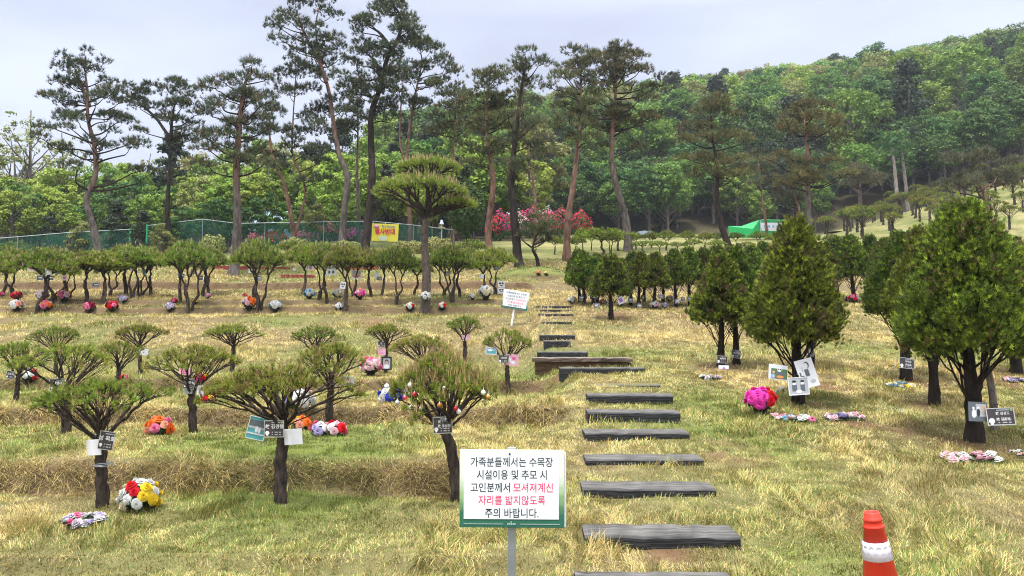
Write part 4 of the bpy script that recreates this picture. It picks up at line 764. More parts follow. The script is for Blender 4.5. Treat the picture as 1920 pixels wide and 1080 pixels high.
# ---- notice boards
def notice(label, px0, py0, px1, py1, Y, tilt, yaw, base, big):
    c = at((px0+px1)/2, (py0+py1)/2, Y); W = (px1-px0)/F*Y; Hh = (py1-py0)/F*Y; X, Yb = c[0], Y
    o = thing('notice_sign', label, 'sign', (0, 0, 0), 'white notice boards asking visitors to keep off')
    dx = math.tan(tilt)*(c[2]-base); o.location = (c[0]-dx, Y, base); o.rotation_euler = (0, tilt, yaw); Lh = (c[2]-base)/math.cos(tilt)
    mb = MB(); pw = .045 if big else .04; box(mb, (0, .03, (Lh+Hh/2)/2-.1), (pw, .03, Lh+Hh/2+.22), bev=.003); obj('post', mb.mesh('post', M_steel if big else M_white, False), o)
    mb = MB(); box(mb, (0, 0, Lh), (W, .010, Hh), bev=.002); bd = obj('board', mb.mesh('board', M_print, False), o)
    mb = MB(); box(mb, (-.005*W, -.0062, Lh+.03*Hh), (W*.91, .003, Hh*.84)); obj('white_panel', mb.mesh('white_panel', M_white, False), o)
    lines = [[('가족분들께서는 수목장', M_ink)], [('시설이용 및 추모 시', M_ink)], [('고인분께서 ', M_ink), ('모셔져계신', M_pink)], [('자리를 밟지않도록', M_pink)], [('주의 바랍니다.', M_ink)]]
    sz = Hh*.128
    for i, ln in enumerate(lines):
        zz = Lh+Hh*(.335-.164*i); ms = [textmesh(t.strip(), sz, m, bold=sz*.008) for t, m in ln]
        ws = [max(v.co.x for v in m.vertices)-min(v.co.x for v in m.vertices) for m in ms]; gap = sz*.38; tot = sum(ws)+gap*(len(ms)-1); fit = {0: .80, 1: .68, 2: .80, 3: .65, 4: .52}[i]*W*.985; k = fit/tot; x = -fit/2
        for m, wd_ in zip(ms, ws):
            xm = (max(v.co.x for v in m.vertices)+min(v.co.x for v in m.vertices))/2
            obj('lettering', m, o, (x+wd_*k/2-xm*k, -.0084, zz), (math.pi/2, 0, 0), (k, 1.04, 1)); x += (wd_+gap)*k
    mb = MB(); box(mb, (-W*.27, -.0062, Lh-Hh*.453), (W*.38, .002, Hh*.006)); box(mb, (W*.27, -.0062, Lh-Hh*.453), (W*.38, .002, Hh*.006)); obj('printed_rule', mb.mesh('printed_rule', M_rail, False), o)
    mb = MB()
    for q in range(5): box(mb, (-W*.035+q*W*.0165, -.0062, Lh-Hh*.453), (W*.011, .002, Hh*.020))
    box(mb, (-W*.006, -.0062, Lh-Hh*.428), (W*.012, .002, Hh*.014)); obj('logo', mb.mesh('logo', M_rail, False), o)
    mb = MB(); lathe(mb, [(0.0001, .004), (.005, .003), (.006, 0)], 10); obj('screw', mb.mesh('screw', M_ink), o, (-W*.02, -.0085, Lh+Hh*.45), (math.pi/2, 0, 0))
    if big:
        mb = MB(); box(mb, (.012, .012, Lh-.006), (W*1.0, .008, Hh*.97), bev=.002); obj('backing_board', mb.mesh('backing_board', M_white, False), o)
M_print = bpy.data.materials.new('printed_green_border'); M_print.use_nodes = True; t = M_print.node_tree; b = t.nodes['Principled BSDF']; b.inputs['Roughness'].default_value = .4
tcn = N(t, 'ShaderNodeTexCoord'); sp_ = N(t, 'ShaderNodeSeparateXYZ'); t.links.new(tcn.outputs['Generated'], sp_.inputs[0]); nz = N(t, 'ShaderNodeTexNoise'); nz.inputs['Scale'].default_value = 9; t.links.new(tcn.outputs['Generated'], nz.inputs[0])
ad = N(t, 'ShaderNodeMath', operation='MULTIPLY_ADD'); ad.inputs[1].default_value = .22; t.links.new(nz.outputs['Fac'], ad.inputs[0]); t.links.new(sp_.outputs['Z'], ad.inputs[2])
rp = N(t, 'ShaderNodeValToRGB'); t.links.new(ad.outputs[0], rp.inputs[0]); e = rp.color_ramp.elements; e[0].position = .1; e[0].color = (.02, .13, .09, 1); e[1].position = .78; e[1].color = (.72, .77, .66, 1)
q_ = e.new(.30); q_.color = (.03, .15, .09, 1); q_ = e.new(.52); q_.color = (.30, .45, .20, 1); t.links.new(rp.outputs[0], b.inputs['Base Color'])
Yn = 4.27; notice('large white notice board on a grey steel post in the foreground', 863, 845, 1056, 987, Yn, 0.0, R_(-1.5), gzf(at(957, 1080, Yn)[0], Yn), True)
Xn, Yn2, Zn = spot(957, 611); notice('small leaning white notice board on a white post on the bank', 942, 545, 991, 580, Yn2, R_(9), R_(4), Zn, False)
# ---- traffic cone
Yc = 3.1; Xc = at(1634, 960, Yc)[0]; Zc = gzf(Xc, Yc)+.005; hc = zpix(957, Yc)-Zc; o = thing('traffic_cone', 'orange traffic cone with a white reflective band at the lower right', 'traffic cone', (Xc+math.sin(R_(6.5))*hc, Yc, Zc), None, (0, R_(-6.5), 0))
rb = .122; sl_ = lambda z: rb-(rb-.029)*(z-.04)/(hc-.04)
mb = MB(); lathe(mb, [(rb, .035), (sl_(hc-.06), hc-.06), (sl_(hc-.06)+.004, hc-.058), (sl_(hc-.058)-.001, hc-.054), (sl_(hc-.032), hc-.032), (sl_(hc-.032)+.004, hc-.030), (sl_(hc-.028)-.001, hc-.026), (sl_(hc-.004), hc-.004), (sl_(hc)-.003, hc), (sl_(hc)-.008, hc-.003), (sl_(hc)-.010, hc-.15)], 48); obj('cone_body', mb.mesh('cone_body', M_cone), o)
zb0, zb1 = hc-(1040-957)/F*Yc-.004, hc-(1010-957)/F*Yc; mb = MB(); lathe(mb, [(sl_(zb0)+.0005, zb0-.001), (sl_(zb0)+.0025, zb0), (sl_(zb1)+.0025, zb1), (sl_(zb1)+.0005, zb1+.001)], 48); bnd = obj('reflective_band', mb.mesh('reflective_band', M_reflect), o)
mb = MB()
for q in range(12):
    a0 = R_(-90)+(q-6)*R_(30); 
    for zz, rr, in ((.32, .0), (.70, .5)):
        a = a0+rr*R_(30); z = zb0+(zb1-zb0)*zz; rad_ = sl_(z)+.0032; V = [(rad_*math.cos(a+d*R_(10)), rad_*math.sin(a+d*R_(10)), z+s_*(zb1-zb0)*.15) for d, s_ in ((-1, -.5), (0, -1), (1, -.5), (1, .5), (0, 1), (-1, .5))]; mb.add(V, [(0, 1, 2, 3), (0, 3, 4, 5)])
obj('prism_cells', mb.mesh('prism_cells', flat('grey_prism_tape', (.52, .50, .56), .3), False), bnd)
mb = MB(); box(mb, (0, 0, .018), (.32, .32, .036), bev=.014); obj('base_plate', mb.mesh('base_plate', M_cone), o)
# ---- plaques, cards and photo prints hung on the trees
def panel(name, label, cat, px, py, w, h, Y, mats, roll=0, yaw=0, pitch=0, marks=None, group=None, tie=True, lines=None, edge=True):
    c = at(px, py, Y); W = w/F*Y; Hh = h/F*Y; o = thing(name, label, cat, tuple(c), group, (R_(pitch), R_(-roll), R_(yaw)))
    mb = MB(); box(mb, (0, 0, 0), (W, .006, Hh), bev=.0015); obj('plate', mb.mesh('plate', mats[0], False), o)
    if edge:
        mb = MB(); e = W*.035
        for cx, cz, sx, sz in ((0, Hh/2-e/2, W, e), (0, -Hh/2+e/2, W, e), (-W/2+e/2, 0, e, Hh-2*e), (W/2-e/2, 0, e, Hh-2*e)): box(mb, (cx, -.0042, cz), (sx, .004, sz))
        obj('frame', mb.mesh('frame', mats[1], False), o)
    if lines:
        for (txt, x, z, s) in lines:
            me = textmesh(txt, s*Hh, M_letter, bold=s*Hh*.02); obj('lettering', me, o, (x*W, -.0045, z*Hh), (math.pi/2, 0, 0))
        mb = MB()
        for (x, z, ww, hh) in ((.12, -.20, .16, .06), (.30, -.20, .10, .06), (.12, -.34, .16, .06), (.30, -.34, .10, .06), (-.08, -.20, .05, .06), (-.08, -.34, .05, .06), (.1, .37, .45, .05)): box(mb, (x*W, -.0040, z*Hh), (ww*W, .002, hh*Hh))
        obj('small_print', mb.mesh('small_print', M_trim, False), o)
        mb = MB(); lathe(mb, [(.0001, 0), (.105*W, 0)], 14); box(mb, (0, -.12*W, 0), (.09*W, .08*W, .0008)); obj('tree_emblem', mb.mesh('tree_emblem', M_letter), o, (-.33*W, -.0045, -.24*Hh), (math.pi/2, 0, 0))
        mb = MB(); lathe(mb, [(.0001, 0), (.055*W, 0)], 10); obj('leaf_emblem', mb.mesh('leaf_emblem', flat('leaf_green', (.30, .42, .12)), True), o, (.40*W, -.0060, .38*Hh), (math.pi/2, 0, 0))
    if marks:
        by = {}
        for (kind, x, z, ww, hh, m) in marks: by.setdefault(m, []).append((kind, x, z, ww, hh))
        dep = 0
        for m, ls in by.items():
            mb = MB(); dep += .0006
            for kind, x, z, ww, hh in ls:
                if kind == 'r': box(mb, (x*W, -.0034-dep, z*Hh), (ww*W, .0012, hh*Hh))
                else:
                    a = np.linspace(0, 6.283, 18, endpoint=False); V = np.stack([x*W+ww*W/2*np.cos(a), np.full(18, -.0040-dep), z*Hh+hh*Hh/2*np.sin(a)], 1); mb.add(np.concatenate([V, [[x*W, -.0040-dep, z*Hh]]]), [(i, (i+1) % 18, 18) for i in range(18)])
            obj('printed_picture', mb.mesh('printed_picture', m, False), o)
    if tie:
        mb = MB(); tube(mb, [(-.08*W, .001, Hh*.46), (-.1*W, .012, Hh*.5+.02), (0, .05, Hh*.5+.035)], .0035, 5); tube(mb, [(.08*W, .001, Hh*.46), (.1*W, .012, Hh*.5+.02), (0, .05, Hh*.5+.035)], .0035, 5); obj('cable_tie', mb.mesh('cable_tie', M_black), o)
    return o
PT = (M_plate, M_trim); CT = (M_card, M_clear)
G1 = 'name plaques hung on the memorial trees'; G2 = 'cards and photo prints hung on the memorial trees'
def Yt(i): return UPOS[i][1]
def trunkY(px, py): return spot(px, py)[1]
teal = flat('teal_photo', (.10, .38, .40)); dgrey = flat('grey_photo', (.12, .14, .16)); lgrey = flat('pale_grey_photo', (.45, .47, .50)); pinkc = flat('pink_card', (.78, .42, .52)); hotp = flat('hot_pink_print', (.75, .12, .35)); tan = flat('tan_photo', (.55, .42, .32)); grn = flat('green_photo', (.10, .18, .08)); orng = flat('orange_photo', (.70, .28, .10)); purp = flat('purple_print', (.40, .18, .62)); bluec = flat('pale_blue_photo', (.35, .48, .62)); skin = flat('peach_print', (.60, .38, .30))
panel('name_plaque', 'dark name plaque overlapping a blank white card on the nearest left pine', 'plaque', 200, 826, 27, 34, Yt(0)-.10, PT, -9, 6, group=G1, lines=[('성 옥희', .02, .10, .30)])
panel('memo_card', 'blank white card half behind the plaque of the nearest left pine', 'card', 176, 839, 30, 29, Yt(0)-.075, CT, 5, -12, group=G2, edge=False)
panel('name_plaque', 'dark name plaque between the teal photo and the blank white card', 'plaque', 514, 804, 37, 31, Yt(1)-.11, PT, 0, 0, group=G1, lines=[('故 김경령', .02, .13, .27)])
panel('photo_print', 'teal photo print hanging slanted left of the centre plaque', 'photo', 482, 803, 34, 42, Yt(1)-.08, (teal, M_clear), -14, 8, marks=[('r', 0, .18, .9, .34, dgrey), ('r', 0, .02, .9, .10, lgrey), ('r', 0, -.25, .9, .06, M_card), ('e', 0, -.05, .18, .28, M_card), ('e', .16, -.08, .14, .26, M_card)], group=G2)
panel('memo_card', 'blank white card with a clear top strip, right of the centre plaque', 'card', 550, 819, 34, 29, Yt(1)-.085, CT, 4, -4, group=G2, edge=False)
panel('name_plaque', 'dark two line name plaque under the bauble pine', 'plaque', 830, 797, 36, 31, Yt(2)-.13, PT, 2, 3, group=G1, lines=[('故 유', -.05, .20, .19), ('故 유상희', .08, -.06, .19)])
panel('name_plaque', 'dark plaque hung above the crown of the nearest left pine', 'plaque', 107, 721, 27, 22, Yt(4)-.09, PT, 1, 0, group=G1, lines=[('김영애', .06, .10, .30)])
panel('name_plaque', 'tilted dark plaque on the pine with pink cards', 'plaque', 355, 719, 20, 20, Yt(3)-.10, PT, -10, 8, group=G1, lines=[('김춘식', .04, .08, .30)])
panel('photo_print', 'grey green print tucked under the tilted plaque', 'photo', 353, 732, 15, 12, Yt(3)-.085, (lgrey, M_clear), -4, 8, group=G2, edge=False)
panel('memo_card', 'pink lettered card left of the fork of the pine with pink cards', 'card', 346, 697, 20, 13, Yt(3)-.12, (pinkc, M_clear), -4, 6, marks=[('r', 0, .1, .6, .2, hotp), ('r', 0, -.2, .5, .14, hotp)], group=G2, edge=False)
panel('memo_card', 'small white card with a purple figure below the pink cards', 'card', 375, 732, 12, 18, Yt(3)-.085, CT, 4, -5, marks=[('r', 0, 0, .25, .6, purp)], group=G2, edge=False)
panel('name_plaque', 'slanted plaque at the left edge beside the white and red flowers', 'plaque', 20, 703, 15, 15, Yt(6)-.06, PT, -12, 10, group=G1, lines=[('김순자', 0, .1, .28)])
panel('name_plaque', 'dark plaque under the pine nearest the stairs', 'plaque', 944, 673, 19, 15, Yt(7)-.09, PT, 0, 0, group=G1, lines=[('이정희', .05, .1, .3)])
panel('memo_card', 'pink flowered card under the pine nearest the stairs', 'card', 960, 675, 24, 21, Yt(7)-.075, (pinkc, M_clear), -4, -4, marks=[('e', -.2, 0, .3, .4, M_card), ('e', .15, .15, .3, .3, hotp), ('e', .1, -.2, .35, .3, M_card)], group=G2, edge=False)
panel('photo_print', 'small blue and white landscape photo left of the pine nearest the stairs', 'photo', 921, 658, 21, 13, Yt(7)-.06, (bluec, M_card), -3, 5, marks=[('r', 0, -.15, .8, .4, teal), ('e', -.1, .1, .4, .3, M_card)], group=G2)
panel('memo_card', 'white sheet on the trunk of the small pine at the foot of the bank', 'card', 269, 660, 18, 12, Yt(10)-.05, CT, -3, 0, group=G2, edge=False, tie=True)
panel('name_plaque', 'small plaque on the bank pine behind the pine with pink cards', 'plaque', 404, 698, 11, 10, Yt(11)-.2, PT, -2, 0, group=G1, lines=[('박', 0, .1, .4)])
panel('photo_print', 'grey seascape photo at the right of the pine behind the teal photo', 'photo', 650, 715, 26, 19, Yt(5)-.05, (lgrey, M_clear), -5, 0, marks=[('r', 0, -.25, .9, .3, dgrey), ('e', 0, 0, .5, .3, tan)], group=G2, edge=False)
panel('name_plaque', 'small plaque above a pink card on the pine with the portrait', 'plaque', 715, 645, 13, 11, Yt(14)-.06, PT, 0, 0, group=G1, lines=[('김', 0, .1, .4)])
panel('memo_card', 'pink card below the plaque of the pine with the portrait', 'card', 716, 659, 14, 14, Yt(14)-.05, (pinkc, M_clear), 0, 0, marks=[('r', 0, -.2, .5, .1, hotp)], group=G2, edge=False)
panel('memo_card', 'pale pink card in the fork of the pine part way up the bank', 'card', 873, 633, 14, 11, Yt(15)-.05, (pinkc, M_clear), 10, 0, marks=[('e', 0, 0, .4, .5, M_card)], group=G2, edge=False)
# framed portrait
o = panel('framed_portrait', 'black framed portrait photo hanging under the small pine on the bank', 'portrait', 725, 681, 19, 25, Yt(14)-.10, (M_card, M_black), 0, 0, marks=[('r', 0, 0, .74, .8, lgrey), ('e', 0, -.26, .52, .34, M_white), ('e', 0, .10, .40, .36, M_ink), ('e', 0, .05, .26, .28, skin)], edge=False)
mb = MB(); s = Yt(14)/F; e = .13*19*s
for cx, cz, sx, sz in ((0, 12.5*s-e/2, 19*s, e), (0, -12.5*s+e/2, 19*s, e), (-9.5*s+e/2, 0, e, 25*s-2*e), (9.5*s-e/2, 0, e, 25*s-2*e)): box(mb, (cx, -.008, cz), (sx, .014, sz), bev=.002)
obj('frame', mb.mesh('frame', M_black, False), o)
# right hand trees
Yr1 = trunkY(1497, 757); Yr0 = trunkY(1826, 828); Yr2 = trunkY(1699, 712); Yr3 = trunkY(1351, 690)
panel('photo_print', 'large black and white art print leaning on the trunk, right of the group photos', 'photo', 1513, 700, 32, 54, Yr1-.30, CT, 16, -14, -8, marks=[('r', -.28, -.16, .20, .22, dgrey), ('r', .02, .02, .24, .24, dgrey), ('e', .10, .28, .30, .24, dgrey), ('e', .04, .26, .26, .20, M_card), ('r', -.36, .0, .08, .14, dgrey), ('e', .2, -.3, .3, .12, lgrey), ('r', -.18, .16, .05, .16, lgrey)], group=G2, edge=False)
panel('photo_print', 'black and white photo of two hatted figures at the foot of the trunk', 'photo', 1497, 724, 40, 33, Yr1-.33, (lgrey, M_card), 3, 6, -6, marks=[('r', -.2, -.1, .24, .36, dgrey), ('e', -.2, .16, .15, .18, M_card), ('e', -.2, .27, .22, .14, M_ink), ('r', .2, -.1, .22, .36, dgrey), ('e', .2, .16, .14, .18, M_card), ('e', .2, .27, .20, .12, M_ink), ('e', 0, -.3, .3, .2, M_card)], group=G2)
panel('photo_print', 'colour photo print with a panda face, left of the trunk', 'photo', 1459, 698, 38, 28, Yr1-.26, (M_clear, M_clear), -7, 10, -6, marks=[('r', .05, -.1, .86, .66, grn), ('e', .05, .16, .22, .26, M_card), ('r', .14, -.08, .4, .22, dgrey), ('e', -.28, -.28, .22, .3, bluec), ('e', .1, -.3, .4, .2, orng), ('e', -.26, -.02, .14, .18, skin), ('e', .0, .2, .06, .08, M_ink), ('e', .1, .2, .06, .08, M_ink)], group=G2, edge=False, tie=False)
panel('name_plaque', 'small plaque on the hidden trunk behind the leaning art print', 'plaque', 1518, 661, 15, 14, trunkY(1520, 690)-.1, PT, -3, -5, group=G1, lines=[('민', .05, .1, .4)])
panel('name_plaque', 'large two name plaque in front of the largest conifer', 'plaque', 1876, 781, 49, 32, Yr0-.42, PT, 3, -8, -8, group=G1, lines=[('故 김성도', .08, .17, .19), ('故 김옥례', .08, -.16, .19)])
panel('photo_print', 'black and white wedding style photo on the trunk of the largest conifer', 'photo', 1833, 772, 36, 36, Yr0-.38, (dgrey, M_clear), -3, 6, -4, marks=[('r', .18, .08, .58, .64, lgrey), ('e', -.22, -.1, .26, .44, M_card), ('e', .02, -.05, .20, .40, M_ink), ('e', .02, .2, .14, .14, M_card), ('e', -.25, .18, .14, .14, M_card), ('r', .3, .15, .2, .4, tan)], group=G2, edge=False, tie=False)
panel('name_plaque', 'tilted two line plaque low on the conifer with the pastel wreath', 'plaque', 1700, 681, 30, 20, Yr2-.30, PT, -6, 6, -6, group=G1, lines=[('박태웅', .1, .14, .22), ('유성호', .1, -.14, .22)])
panel('name_plaque', 'dark plaque on the slim conifer above the purple card', 'plaque', 1354, 674, 20, 14, Yr3-.2, PT, -2, 0, -6, group=G1, lines=[('박옥희', .06, .1, .3)])
panel('memo_card', 'white card with a purple flower print under the slim conifer', 'card', 1357, 693, 19, 16, Yr3-.24, CT, -2, 0, -8, marks=[('e', 0, 0, .3, .6, purp), ('r', -.05, 0, .5, .12, hotp)], group=G2, edge=False, tie=False)
panel('name_plaque', 'dark plaque on the conifer right of the slim one', 'plaque', 1380, 664, 17, 15, trunkY(1381, 683)-.2, PT, -5, 0, -4, group=G1, lines=[('이기영', .06, .1, .3)])
# middle terrace: cards and plaques on the vase shaped pines  (px, py, w, h, kind, Y row px/base, roll)
UPC = [(12, 501, 9, 11, 'w', (24, 552), -10, 'white card slanted in the fork of the third pine from the left edge'), (58, 502, 13, 12, 'p', (70, 586), -14, 'pink and lilac card left of the upright white card'), (91, 508, 12, 15, 'w', (70, 586), 2, 'upright white card in the crown above the plaques at the left'), (108, 509, 11, 12, 'b', (98, 566), -8, 'bluish card right of the upright white card'),
       (75, 521, 12, 9, 'k', (70, 586), 2, 'small plaque on the forked front pine at the left'), (95, 521, 11, 8, 'k', (98, 566), -3, 'small plaque right of the forked front pine at the left'), (121, 521, 8, 10, 'p', (98, 566), 10, 'little pink and white card beside the pink bouquet pine'), (180, 534, 14, 8, 'k', (192, 566), -4, 'plaque low on the pine behind the dark red bouquet'),
       (247, 502, 6, 9, 'w', (248, 560), 4, 'tiny white card in the trees above the lavender bouquet'), (270, 511, 6, 10, 't', (265, 558), 4, 'tiny teal card in the trees right of the lavender bouquet'), (340, 517, 12, 9, 'k', (340, 570), -3, 'plaque on the left stem of the broad pine before the fence corner'), (362, 509, 9, 8, 'k', (380, 556), -5, 'plaque high on the rear stem of the broad pine'), (376, 521, 9, 8, 'k', (392, 552), -3, 'plaque on the right stem of the broad pine'),
       (470, 508, 8, 8, 'w', (476, 560), 0, 'tiny white card left of the trunk behind the orange bouquet'), (486, 522, 10, 9, 'k', (486, 582), -4, 'plaque on the trunk behind the orange bouquet'), (582, 502, 9, 8, 'p', (598, 562), -5, 'pale pink card above the light blue bouquet'), (621, 507, 20, 18, 'f', (613, 568), 1, 'white card with a printed couple above the white bouquet'), (643, 535, 10, 13, 'g', (648, 578), -8, 'black and white card beside the white bouquet'),
       (668, 515, 19, 17, 'o', (664, 556), -2, 'framed tan photo above the pink bouquet'), (706, 516, 8, 11, 'w', (714, 558), -8, 'white card on the stem right of the tan photo'), (712, 522, 10, 7, 'k', (714, 558), 0, 'small plaque below the white card right of the tan photo'), (838, 513, 10, 8, 'k', (832, 556), 0, 'plaque on the pine right of the topiary'), (903, 518, 8, 8, 'w', (903, 556), 0, 'tiny white card on the pine above the white lilies'), (931, 503, 10, 8, 'k', (930, 552), 0, 'plaque high on the last pine of the row'),
       (940, 533, 13, 12, 'g', (930, 552), 0, 'upper white card with black ink blots behind the small notice board'), (940, 545, 12, 11, 'g', (930, 552), 2, 'lower white card with black ink blots behind the small notice board'), (552, 505, 5, 6, 'w', (567, 552), 0, 'tiny white tag above the light blue bouquet')]
for px, py, wd_, hh_, k, tr_, rl, lab in UPC:
    Yq = trunkY(*tr_)-.10
    mk = {'w': None, 'p': [('r', 0, 0, .6, .5, hotp)], 'b': [('r', 0, 0, .7, .6, bluec)], 't': [('r', 0, 0, .8, .8, teal)], 'f': [('e', -.18, -.18, .22, .34, dgrey), ('e', .18, -.18, .22, .34, dgrey), ('r', 0, .25, .8, .2, lgrey)], 'g': [('e', -.2, .15, .3, .3, M_ink), ('e', .2, .15, .3, .3, M_ink), ('r', 0, -.2, .4, .15, M_ink)], 'o': [('r', 0, .1, .8, .7, tan), ('e', 0, -.2, .6, .3, flat('coral_photo', (.6, .2, .15))), ('r', 0, .3, .8, .2, lgrey)]}
    if k == 'k': panel('name_plaque', lab, 'plaque', px, py, wd_, hh_, Yq, (dgrey, M_trim), rl, 0, group=G1, marks=[('r', .05, .1, .6, .2, M_letter), ('r', .1, -.22, .5, .1, M_trim)])
    else: panel('photo_print' if k in 'fgob' else 'memo_card', lab, 'photo' if k in 'fgob' else 'card', px, py, wd_, hh_, Yq, CT, rl, 0, group=G2, marks=mk.get(k), edge=False)
FPL = [(1091, 559, 10, 8), (1096, 556, 9, 8), (1111, 557, 10, 8), (1118, 573, 11, 9), (1143, 567, 10, 9), (1182, 563, 10, 8), (1199, 573, 8, 7), (1205, 558, 6, 9), (1239, 556, 10, 8), (1270, 565, 9, 7), (1293, 560, 10, 8), (1280, 561, 8, 7)]
for i, (px, py, wd_, hh_) in enumerate(FPL): panel('name_plaque', f'small trunk plaque among the conifers at the top of the steps, {ORD[i]} from the left', 'plaque', px, py, wd_, hh_, trunkY(px, min(600, py+14))-.12, (dgrey, M_trim), rng.normal(0, 3), 0, group=G1, marks=[('r', .05, .1, .6, .2, M_letter), ('r', .1, -.22, .5, .1, M_trim)])
panel('memo_card', 'white card with a red mark on the conifer nearest the top step', 'card', 1117, 553, 8, 12, trunkY(1112, 576)-.12, CT, -3, 0, marks=[('r', -.2, 0, .3, .7, M_redink)], group=G2, edge=False)
panel('memo_card', 'diamond tilted white card with a lilac print leaning among the conifers', 'card', 1164, 563, 13, 14, trunkY(1163, 576)-.12, CT, 24, 0, marks=[('r', 0, 0, .5, .5, purp)], group=G2, edge=False)
# ---- baubles on the leaning pine
SPH = {}
def bauble(px, py, colr, lab, r=4.6):
    if colr not in SPH:
        mb = MB(); lathe(mb, [(.0001, -1), (.38, -.92), (.71, -.71), (.92, -.38), (1, 0), (.92, .38), (.71, .71), (.38, .92), (.0001, 1)], 16); c = {'red': (.5, .01, .015), 'white': (.8, .8, .78), 'silver': (.5, .5, .48), 'black': (.03, .03, .035), 'gold': (.65, .28, .06)}[colr]
        SPH[colr] = mb.mesh('ball', mat(colr+'_bauble', c, .18, .6, .35 if colr in ('silver', 'gold') else 0))
    Yb = Yt(2)-.30+rng.uniform(-.08, .05); c = at(px, py, Yb); rr = r/F*Yb; o = thing('bauble', lab, 'ornament', tuple(c), 'baubles on the leaning pine'); obj('ball', SPH[colr], o, sc=rr)
    mb = MB(); lathe(mb, [(rr*.28, rr*.9), (rr*.28, rr*1.25), (.0001, rr*1.25)], 8); tube(mb, [(0, 0, rr*1.2), (.002, .01, rr*1.8), (0, .03, rr*2.3)], .0009, 4); obj('hanger', mb.mesh('hanger', M_trim), o)
for a in [(759, 746, 'red', 'dark red bauble at the left tips of the leaning pine'), (777, 739, 'red', 'bright red bauble, upper one on the left branches'), (745, 755, 'silver', 'silver bauble lowest at the far left of the leaning pine'), (771, 764, 'white', 'white bauble hanging lowest on the left branches'), (788, 769, 'black', 'black bauble hanging left of the fork'), (824, 760, 'gold', 'copper gold bauble beside the fork'), (854, 766, 'red', 'bright red bauble right of the fork'), (860, 772, 'white', 'white bauble just under the red one right of the fork'),
          (835, 791, 'black', 'black bauble hanging over the two line plaque'), (906, 736, 'white', 'white bauble on the right branches'), (915, 744, 'gold', 'copper bauble at the right tips of the leaning pine'), (769, 722, 'white', 'white bauble high on the left branches'), (725, 724, 'white', 'white bauble above the blue flowers'), (833, 728, 'silver', 'small silver bauble inside the crown')]: bauble(*a)
# ---- flowers
def petal_mesh():
    mb = MB()
    for ring, (n, r, zt, up) in enumerate(((9, 1.0, .15, .35), (8, .78, .38, .75), (6, .52, .55, 1.3), (4, .26, .66, 2.4))):
        for i in range(n):
            a = 6.283*i/n+ring*.4+rng.normal(0, .08); wv = 3.6*r/n+.10; d = np.array([math.cos(a), math.sin(a), 0]); s = np.array([-d[1], d[0], 0]); rr = r*rng.uniform(.88, 1.08)
            V = [d*.08+s*wv*.3+[0, 0, zt*.3], d*.08-s*wv*.3+[0, 0, zt*.3], d*rr*.62+s*wv+[0, 0, zt], d*rr*.62-s*wv+[0, 0, zt], d*rr+s*wv*.62+[0, 0, zt+.12*up*rng.uniform(.4, 1.3)-.12], d*rr-s*wv*.62+[0, 0, zt+.12*up*rng.uniform(.4, 1.3)-.12]]
            mb.add(V, [(0, 1, 3, 2), (2, 3, 5, 4)])
    return mb
PETAL = {k: petal_mesh().mesh('blossom', FM[k]) for k in FC}
def foliage_mesh():
    mb = MB(); n = 60; D = rng.normal(0, 1, (n, 3)); D[:, 2] = D[:, 2]*.5-.2; D /= np.linalg.norm(D, axis=1)[:, None]; leaves(mb, D*rng.uniform(.5, 1.05, (n, 1)), D, .5, np.ones((n, 3))*.5); return mb.mesh('foliage', M_flfol)
FOL = [foliage_mesh() for _ in range(3)]
POTM = None
def pot_mesh():
    mb = MB(); lathe(mb, [(.0001, 0), (.40, 0), (.55, .62), (.60, .62), (.60, .70), (.50, .70), (.48, .55), (.0001, .55)], 16); return mb.mesh('pot', flat('dark_pot', (.025, .03, .028), .5))
def bouquet(label, px, py, rpx, cols, n=11, pick=None, Y=None, flatten=.8, pot=True, name='bouquet', group='artificial flower bouquets on the graves', raise_=None, fs=.42):
    if Y is None and py < 600: rpx *= .76
    """py is the pixel of the foot of the bouquet"""
    global POTM
    if Y is None: X, Y, Z = spot(px, py)
    else: X = at(px, py, Y)[0]; Z = gzf(X, Y)
    if raise_ is not None: Z = zpix(py, Y)
    R = rpx/F*Y; o = thing(name, label, 'flowers', (X, Y, Z), group, (0, 0, 0))
    cz = R*(.95 if pot else .45)
    if pot:
        POTM = POTM or pot_mesh(); obj('pot', POTM, o, (0, 0, 0), sc=R*.85)
    obj('foliage', FOL[rng.integers(3)], o, (0, 0, cz), (0, 0, rng.uniform(0, 6)), (R*.85, R*.7, R*.75))
    for i in range(n):
        k = i+.5; ph = math.acos(1-1.25*k/n); th = math.pi*(1+5**.5)*k; d = Vector((math.sin(ph)*math.cos(th), math.sin(ph)*math.sin(th), math.cos(ph)))
        c = pick(d) if pick else cols[i % len(cols)]; s = R*fs*rng.uniform(.8, 1.15); obj('blossom', PETAL[c], o, (d.x*R*.78, d.y*R*.7, cz+d.z*R*flatten*.8), d.to_track_quat('Z', 'Y').to_euler(), s)
    return o
